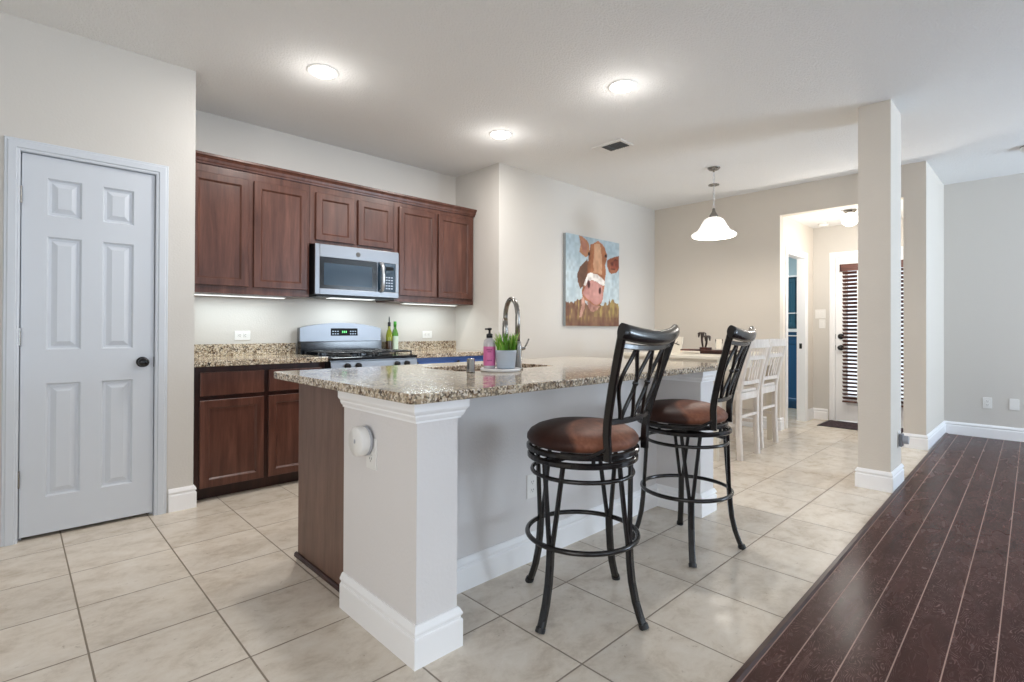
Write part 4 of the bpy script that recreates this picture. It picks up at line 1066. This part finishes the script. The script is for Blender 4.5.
# ------------------------------------------------------------------ cow canvas
def inside(p, poly):
    x, y = p; c = False; n = len(poly)
    for i in range(n):
        x0, y0 = poly[i]; x1, y1 = poly[i-1]
        if (y0 > y) != (y1 > y) and x < (x1-x0)*(y-y0)/(y1-y0)+x0: c = not c
    return c
def el(p, c, rx, ry, rot=0):
    dx, dy = p[0]-c[0], p[1]-c[1]; ca, sa = math.cos(R(rot)), math.sin(R(rot)); u = dx*ca+dy*sa; v = -dx*sa+dy*ca
    return (u/rx)**2+(v/ry)**2
def P_(*a): return [((x-55)/375.0, 1-(y-(25+70*(x-55)/375.0))/((660-20*(x-55)/375.0)-(25+70*(x-55)/375.0))) for x, y in a]
HEAD = P_((212, 150), (222, 105), (245, 84), (275, 80), (300, 96), (322, 130), (340, 172), (334, 210), (326, 240), (330, 300), (322, 350), (312, 400), (306, 470), (298, 500), (262, 512), (225, 500), (190, 480), (165, 450), (160, 410), (176, 350), (196, 300), (200, 230))
NECK = P_((196, 195), (206, 250), (196, 320), (170, 380), (150, 400), (133, 350), (130, 300), (145, 255), (170, 235))
EARL = P_((138, 38), (165, 48), (196, 80), (214, 120), (214, 165), (190, 185), (160, 170), (142, 150), (150, 105))
EARLI = P_((150, 60), (180, 85), (200, 125), (190, 160), (165, 150), (158, 110))
EARR = P_((338, 205), (360, 190), (400, 180), (430, 172), (430, 262), (405, 288), (375, 296), (350, 282), (340, 245))
EARRI = P_((365, 215), (400, 200), (424, 205), (420, 250), (395, 270), (370, 265))
WHITE = P_((200, 300), (225, 288), (262, 300), (300, 322), (322, 345), (316, 372), (300, 372), (262, 350), (225, 340), (205, 345), (180, 380), (170, 372), (186, 330))
MUZ = P_((205, 340), (262, 352), (302, 376), (308, 430), (302, 490), (262, 505), (225, 490), (178, 452), (166, 430), (182, 380))
LEGS = P_((160, 455), (186, 462), (178, 540), (158, 600), (146, 600), (156, 520))
CHIN = P_((196, 485), (262, 512), (285, 520), (262, 545), (226, 555), (205, 530))
BLAZE = P_((244, 92), (285, 100), (298, 150), (296, 220), (300, 300), (262, 296), (236, 286), (240, 200))
rg = random.Random(11)
NS = 120
_g = {}
def hsh(i, j, s_): 
    k = (i, j, s_)
    if k not in _g: _g[k] = random.Random(i*7919+j*104729+s_*31).random()
    return _g[k]
def vn(u, v, f, s_):
    x, y = u*f, v*f; i, j = int(math.floor(x)), int(math.floor(y)); a, b = x-i, y-j; a = a*a*(3-2*a); b = b*b*(3-2*b)
    return (hsh(i, j, s_)*(1-a)+hsh(i+1, j, s_)*a)*(1-b)+(hsh(i, j+1, s_)*(1-a)+hsh(i+1, j+1, s_)*a)*b
def mixc(a, b, t): t = max(0, min(1, t)); return tuple(x*(1-t)+y*t for x, y in zip(a, b))
def cow(u, v):
    n1, n2 = vn(u, v, 9, 1), vn(u, v, 30, 2)
    w = (u+(vn(u, v, 14, 3)-0.5)*0.02, v+(vn(u, v, 14, 4)-0.5)*0.02)
    c = mixc((150, 172, 184), (190, 204, 208), 0.75*(1-abs(v-0.5))*n1+0.5*(1-v))
    c = mixc(c, (214, 222, 222), 0.5*(vn(u, v, 5, 9)-0.35) if v < 0.6 else 0)
    gl = 0.27+0.05*(vn(u, 0, 7, 5)-0.5)+0.07*(vn(u, 0, 45, 6)-0.5)
    if v < gl:
        c = mixc((112, 74, 60), (140, 108, 78), vn(u, v*0.4, 22, 7))
        k = vn(u, v*0.3, 40, 8)
        if k > 0.58: c = mixc(c, (176, 148, 84), (k-0.58)*3*min(1, v/0.15))
        c = mixc(c, (96, 60, 54), max(0, (0.10-v)*6)*n1)
        if u > 0.5 and v > 0.10: c = mixc(c, (168, 156, 84), 0.5*vn(u, v, 24, 12))
    p = w
    if inside(p, NECK): c = mixc((96, 66, 52), (146, 100, 74), n1)
    if inside(p, LEGS): c = mixc((182, 128, 112), (206, 160, 140), n2)
    if inside(p, EARL): c = mixc((160, 104, 70), (190, 134, 96), n1)
    if inside(p, EARLI): c = mixc((196, 140, 118), (150, 90, 70), n1)
    if inside(p, EARR): c = mixc((132, 70, 48), (172, 108, 76), n1)
    if inside(p, EARRI): c = mixc((86, 42, 34), (150, 74, 56), n2)
    if inside(p, CHIN): c = mixc((150, 100, 90), (190, 142, 124), n2)
    if inside(p, HEAD):
        c = mixc((150, 88, 56), (190, 124, 84), n1)
        if u < 0.45 and v > 0.5: c = mixc(c, (108, 64, 44), 0.6*max(0, (0.47-u)*9))
        if inside(p, BLAZE): c = mixc((188, 134, 98), (212, 164, 126), n1)
    if inside(p, WHITE): c = mixc((206, 196, 188), (232, 226, 220), n2)
    if inside(p, MUZ):
        c = mixc((178, 118, 110), (208, 150, 140), n1)
        c = mixc(c, (140, 86, 84), max(0, 0.34-v)*5*n2+max(0, 0.36-u)*1.5)
    for cc, rx, ry, rt in ((P_((206, 368))[0], 0.034, 0.055, 10), (P_((287, 412))[0], 0.026, 0.044, -12)):
        e = el(p, cc, rx, ry, rt)
        if e < 1: c = mixc((70, 32, 34), c, e*e)
    for cc, rx, ry in ((P_((330, 178))[0], 0.022, 0.020), (P_((210, 165))[0], 0.022, 0.026)):
        e = el(p, cc, rx, ry)
        if e < 1: c = mixc((40, 24, 22), c, e*e)
    g_ = sum(c)/3
    return tuple(max(0, min(255, (x*0.84+g_*0.16)*(0.93+0.14*n2))) for x in c)
CXa, CXb, CZa, CZb = 4.335, 5.340, 1.168, 2.183
t = thing('wall_canvas', 'square canvas painting of a brown cow head on the nook wall', 'painting', ((CXa+CXb)/2, YC, CZa))
m = MB(); m.box(CXa, CXb, YC-0.040, YC-0.003, CZa, CZb, 0.002); m.build('canvas_edge', Mat('canvas_side', srgb(132, 138, 140), 0.7).m, t)
bm = bmesh.new(); yv = YC-0.0408
vs = [[bm.verts.new((CXa+(CXb-CXa)*i/NS, yv, CZa+(CZb-CZa)*j/NS)) for j in range(NS+1)] for i in range(NS+1)]
lay = bm.loops.layers.float_color.new('paint')
for i in range(NS):
    for j in range(NS):
        f = bm.faces.new((vs[i][j], vs[i+1][j], vs[i+1][j+1], vs[i][j+1]))
for row in vs: pass
cache = {}
for i in range(NS+1):
    for j in range(NS+1):
        cl = srgb(*cow(i/NS, j/NS))
        for l_ in vs[i][j].link_loops: l_[lay] = cl
m = MB(); m.bm.free(); m.bm = bm
a = Mat('cow_paint', rough=0.6, spec=0.2); at = a.n('Attribute', attribute_name='paint'); a.color(at.outputs['Color'])
m.build('painted_front', a.m, t, recalc=True)

# ------------------------------------------------------------------ ceiling fixtures
def downlight(x, y, label):
    t = thing('recessed_light', label, 'ceiling light', (x, y, H), 'recessed kitchen ceiling lights')
    m = MB(); m.lathe([(0.098, H), (0.098, H-0.004), (0.090, H-0.008), (0.076, H-0.006), (0.072, H-0.001)], (x, y, 0), 40); m.build('trim_ring', M_PLATE, t)
    m = MB(); m.lathe([(0.074, H-0.003), (0.072, H-0.012), (0.06, H-0.019), (0.03, H-0.023), (0, H-0.024)], (x, y, 0), 40); m.build('lens', M_LAMP, t)
    for kind, pw, dz in (('AREA', 16.5, -0.030), ('POINT', 2.0, -0.19)):
        l = bpy.data.lights.new('downlight_glow', kind); l.energy = pw; l.color = (1.0, 0.97, 0.93)
        if kind == 'AREA': l.shape = 'DISK'; l.size = 0.14
        else: l.shadow_soft_size = 0.06
        o = bpy.data.objects.new('downlight_glow', l); COL.objects.link(o); o.parent = t; o.location = (0, 0, dz)
downlight(1.395, 3.170, 'recessed ceiling light nearest the pantry wall')
downlight(2.905, 1.965, 'recessed ceiling light above the far end of the island')
downlight(2.900, 3.155, 'recessed ceiling light in front of the right wall cabinet')
t = thing('smoke_detector', 'round white smoke detector on the living area ceiling at the right edge', 'detector', (6.385, 0.10, H))
m = MB(); m.lathe([(0.085, H), (0.085, H-0.008)], (6.385, 0.10, 0), 32); m.build('base_ring', M_SLOT, t)
m = MB(); m.lathe([(0.084, H-0.008), (0.082, H-0.03), (0.06, H-0.045), (0, H-0.048)], (6.385, 0.10, 0), 32); m.build('housing', M_PLATE, t)
t = thing('ceiling_vent', 'white ceiling air vent with dark slots near the nook', 'vent', (3.78, 2.665, H))
m = MB(); m.box(3.68, 3.88, 2.51, 2.82, H-0.014, H-0.0005, 0.004); m.build('frame', M_PLATE, t)
m = MB(); m.box(3.71, 3.85, 2.535, 2.625, H-0.0155, H-0.0135); m.box(3.71, 3.85, 2.637, 2.730, H-0.0155, H-0.0135); m.build('slot_opening', Mat('vent_dark', srgb(62, 72, 78), 0.5).m, t)
m = MB()
for k in range(9): 
    if k != 6: m.obox((3.71, 2.54+k*0.022, H-0.017), (3.85, 2.54+k*0.022, H-0.017), 0.002, 0.006)
m.build('louvres', M_SLOT, t)

# pendant over the dining table
px_, py_ = 5.014, 2.320
t = thing('pendant_lamp', 'frosted bell-shaped pendant lamp on a chain above the dining table', 'lamp', (px_, py_, 2.04))
m = MB(); m.lathe([(0, H), (0.060, H), (0.060, H-0.006), (0.045, H-0.022), (0.012, H-0.030), (0.008, H-0.045), (0, H-0.045)], (px_, py_, 0), 28); m.build('canopy', M_NICKEL, t)
m = MB(); z = H-0.040; k = 0
while z > 2.33:
    a = R(90*(k % 2)); e = Vector((math.cos(a), math.sin(a), 0)); c0 = Vector((px_, py_, z-0.022))
    m.tube([c0+e*0.010*math.cos(2*math.pi*q/10)+Vector((0, 0, 0.022*math.sin(2*math.pi*q/10))) for q in range(10)], 0.0028, 6, True, up=tuple(e.cross(Vector((0, 0, 1))))); z -= 0.036; k += 1
m.build('chain', M_BRIGHT, t)
m = MB(); m.lathe([(0, 2.578), (0.010, 2.576), (0.052, 2.572), (0.052, 2.566), (0.010, 2.562), (0, 2.560)], (px_, py_, 0), 24); m.build('loop_disc', M_NICKEL, t)
m = MB(); m.lathe([(0, 2.34), (0.012, 2.335), (0.020, 2.30), (0.040, 2.265), (0.046, 2.232), (0, 2.232)], (px_, py_, 0), 24); m.build('socket_cap', M_NICKEL, t)
prs = [(0.062, 2.240), (0.090, 2.222), (0.110, 2.190), (0.130, 2.152), (0.152, 2.118), (0.176, 2.098), (0.190, 2.094), (0.196, 2.086), (0.210, 2.078), (0.213, 2.066), (0.206, 2.056), (0.190, 2.052)]
m = MB(); m.lathe([(0.040, 2.238)]+prs+[(r_-0.006, z_-0.003) for r_, z_ in prs[::-1][1:]], (px_, py_, 0), 48); m.build('shade', M_SHADE, t)
l = bpy.data.lights.new('pendant_glow', 'POINT'); l.energy = 22; l.color = (1.0, 0.92, 0.82); l.shadow_soft_size = 0.05
o = bpy.data.objects.new('pendant_glow', l); COL.objects.link(o); o.parent = t; o.location = (0, 0, 0.05)
# hall globe light
gx_, gy_ = 6.56, 1.512
t = thing('globe_light', 'glowing round globe light on the hall ceiling', 'ceiling light', (gx_, gy_, HH))
m = MB(); m.lathe([(0, HH), (0.062, HH), (0.062, HH-0.010), (0.045, HH-0.030), (0.040, HH-0.036), (0, HH-0.036)], (gx_, gy_, 0), 28); m.build('base', M_NICKEL, t)
m = MB(); m.lathe([(0, HH-0.180)]+[(0.080*math.cos(R(a)), HH-0.105+0.075*math.sin(R(a))) for a in range(-80, 70, 10)]+[(0.038, HH-0.032), (0, HH-0.032)], (gx_, gy_, 0), 28); m.build('globe', M_GLOBE, t)
l = bpy.data.lights.new('globe_glow', 'POINT'); l.energy = 24; l.color = (1.0, 0.95, 0.88); l.shadow_soft_size = 0.08
o = bpy.data.objects.new('globe_glow', l); COL.objects.link(o); o.parent = t; o.location = (0, 0, -0.60)
t = thing('smoke_detector', 'small white smoke detector on the hall ceiling', 'detector', (7.15, 1.93, HH))
m = MB(); m.lathe([(0, HH), (0.055, HH), (0.055, HH-0.018), (0.045, HH-0.032), (0, HH-0.035)], (7.15, 1.93, 0), 24); m.build('housing', M_PLATE, t)

# ------------------------------------------------------------------ hall floor mat, laundry cabinet
def mat_m():
    a = Mat('mat_pile', rough=0.95, spec=0.1); n = a.noise(a.coord('World'), 40, 4, 0.7)
    a.color(a.ramp(n, [(0.35, srgb(52, 44, 48)), (0.65, srgb(98, 84, 88))])); a.bump(n, 0.6, 0.01); return a.m
t = thing('door_mat', 'dark grey door mat on the tile in front of the hall door', 'mat', (7.14, 1.45, 0))
M_MATP = mat_m()
m = MB(); m.box(6.905, 7.375, 1.05, 1.905, 0.0005, 0.010, 0.003); m.build('mat_pile', M_MATP, t)
m = MB()
for (a0, a1, b0, b1) in ((6.885, 6.905, 1.03, 1.925), (7.375, 7.388, 1.03, 1.925), (6.905, 7.375, 1.03, 1.05), (6.905, 7.375, 1.905, 1.925)): m.box(a0, a1, b0, b1, 0.0005, 0.006)
m.build('rubber_edge', M_BLACKM, t)
M_TEAL = Mat('teal_paint', srgb(34, 84, 104), 0.3).m
M_BLU2 = Mat('deep_blue_paint', srgb(12, 78, 122), 0.35).m
t = thing('laundry_cabinet', 'tall blue cabinet with a white ledge seen through the laundry doorway', 'cabinet', (8.35, 2.75, 0))
m = MB(); m.box(8.12, 8.595, 2.22, 3.3, 0.06, 1.105); m.box(8.16, 8.595, 2.22, 3.3, 0.0, 0.06); m.build('lower_body', M_BLU2, t)
m = MB(); m.box(8.08, 8.595, 2.21, 3.3, 1.106, 1.15, 0.004); m.build('ledge', M_TRIM, t)
m = MB(); m.box(8.24, 8.595, 2.22, 3.3, 1.16, 1.91); m.build('upper_body', M_TEAL, t)
m = MB(); m.box(8.20, 8.595, 2.21, 3.3, 1.911, 1.935); m.build('top_edge', M_TRIM, t)
def shx(mm, y0, y1, z0, z1, x, mat, name):
    m = MB(); shaker(m, y0, y1, z0, z1, 0, 0.018, 0.05)
    for v in m.bm.verts: v.co = (x+v.co.y, v.co.x, v.co.z)
    return m.build(name, mat, t)
shx(None, 2.24, 2.75, 0.10, 0.98, 8.101, M_BLU2, 'door'); shx(None, 2.76, 3.28, 0.10, 0.98, 8.101, M_BLU2, 'door')
m = MB(); m.box(8.102, 8.119, 2.24, 3.28, 1.045, 1.06); m.build('accent_strip', M_TRIM, t)
shx(None, 2.24, 2.57, 1.19, 1.88, 8.221, M_TEAL, 'door'); shx(None, 2.58, 2.90, 1.19, 1.88, 8.221, M_TEAL, 'door'); 
m = MB(); m.box(8.219, 8.2215, 2.45, 2.50, 1.45, 1.83); m.build('glass_inset', M_BLACK, t)
m = MB(); m.box(8.205, 8.221, 2.24, 2.9, 1.375, 1.388); m.build('shelf_edge', M_TRIM, t)
area('laundry_glow', (7.4, 3.2, 2.38), (7.4, 3.2, 0), 0.6, 0.6, 18, (0.92, 0.97, 1.0))
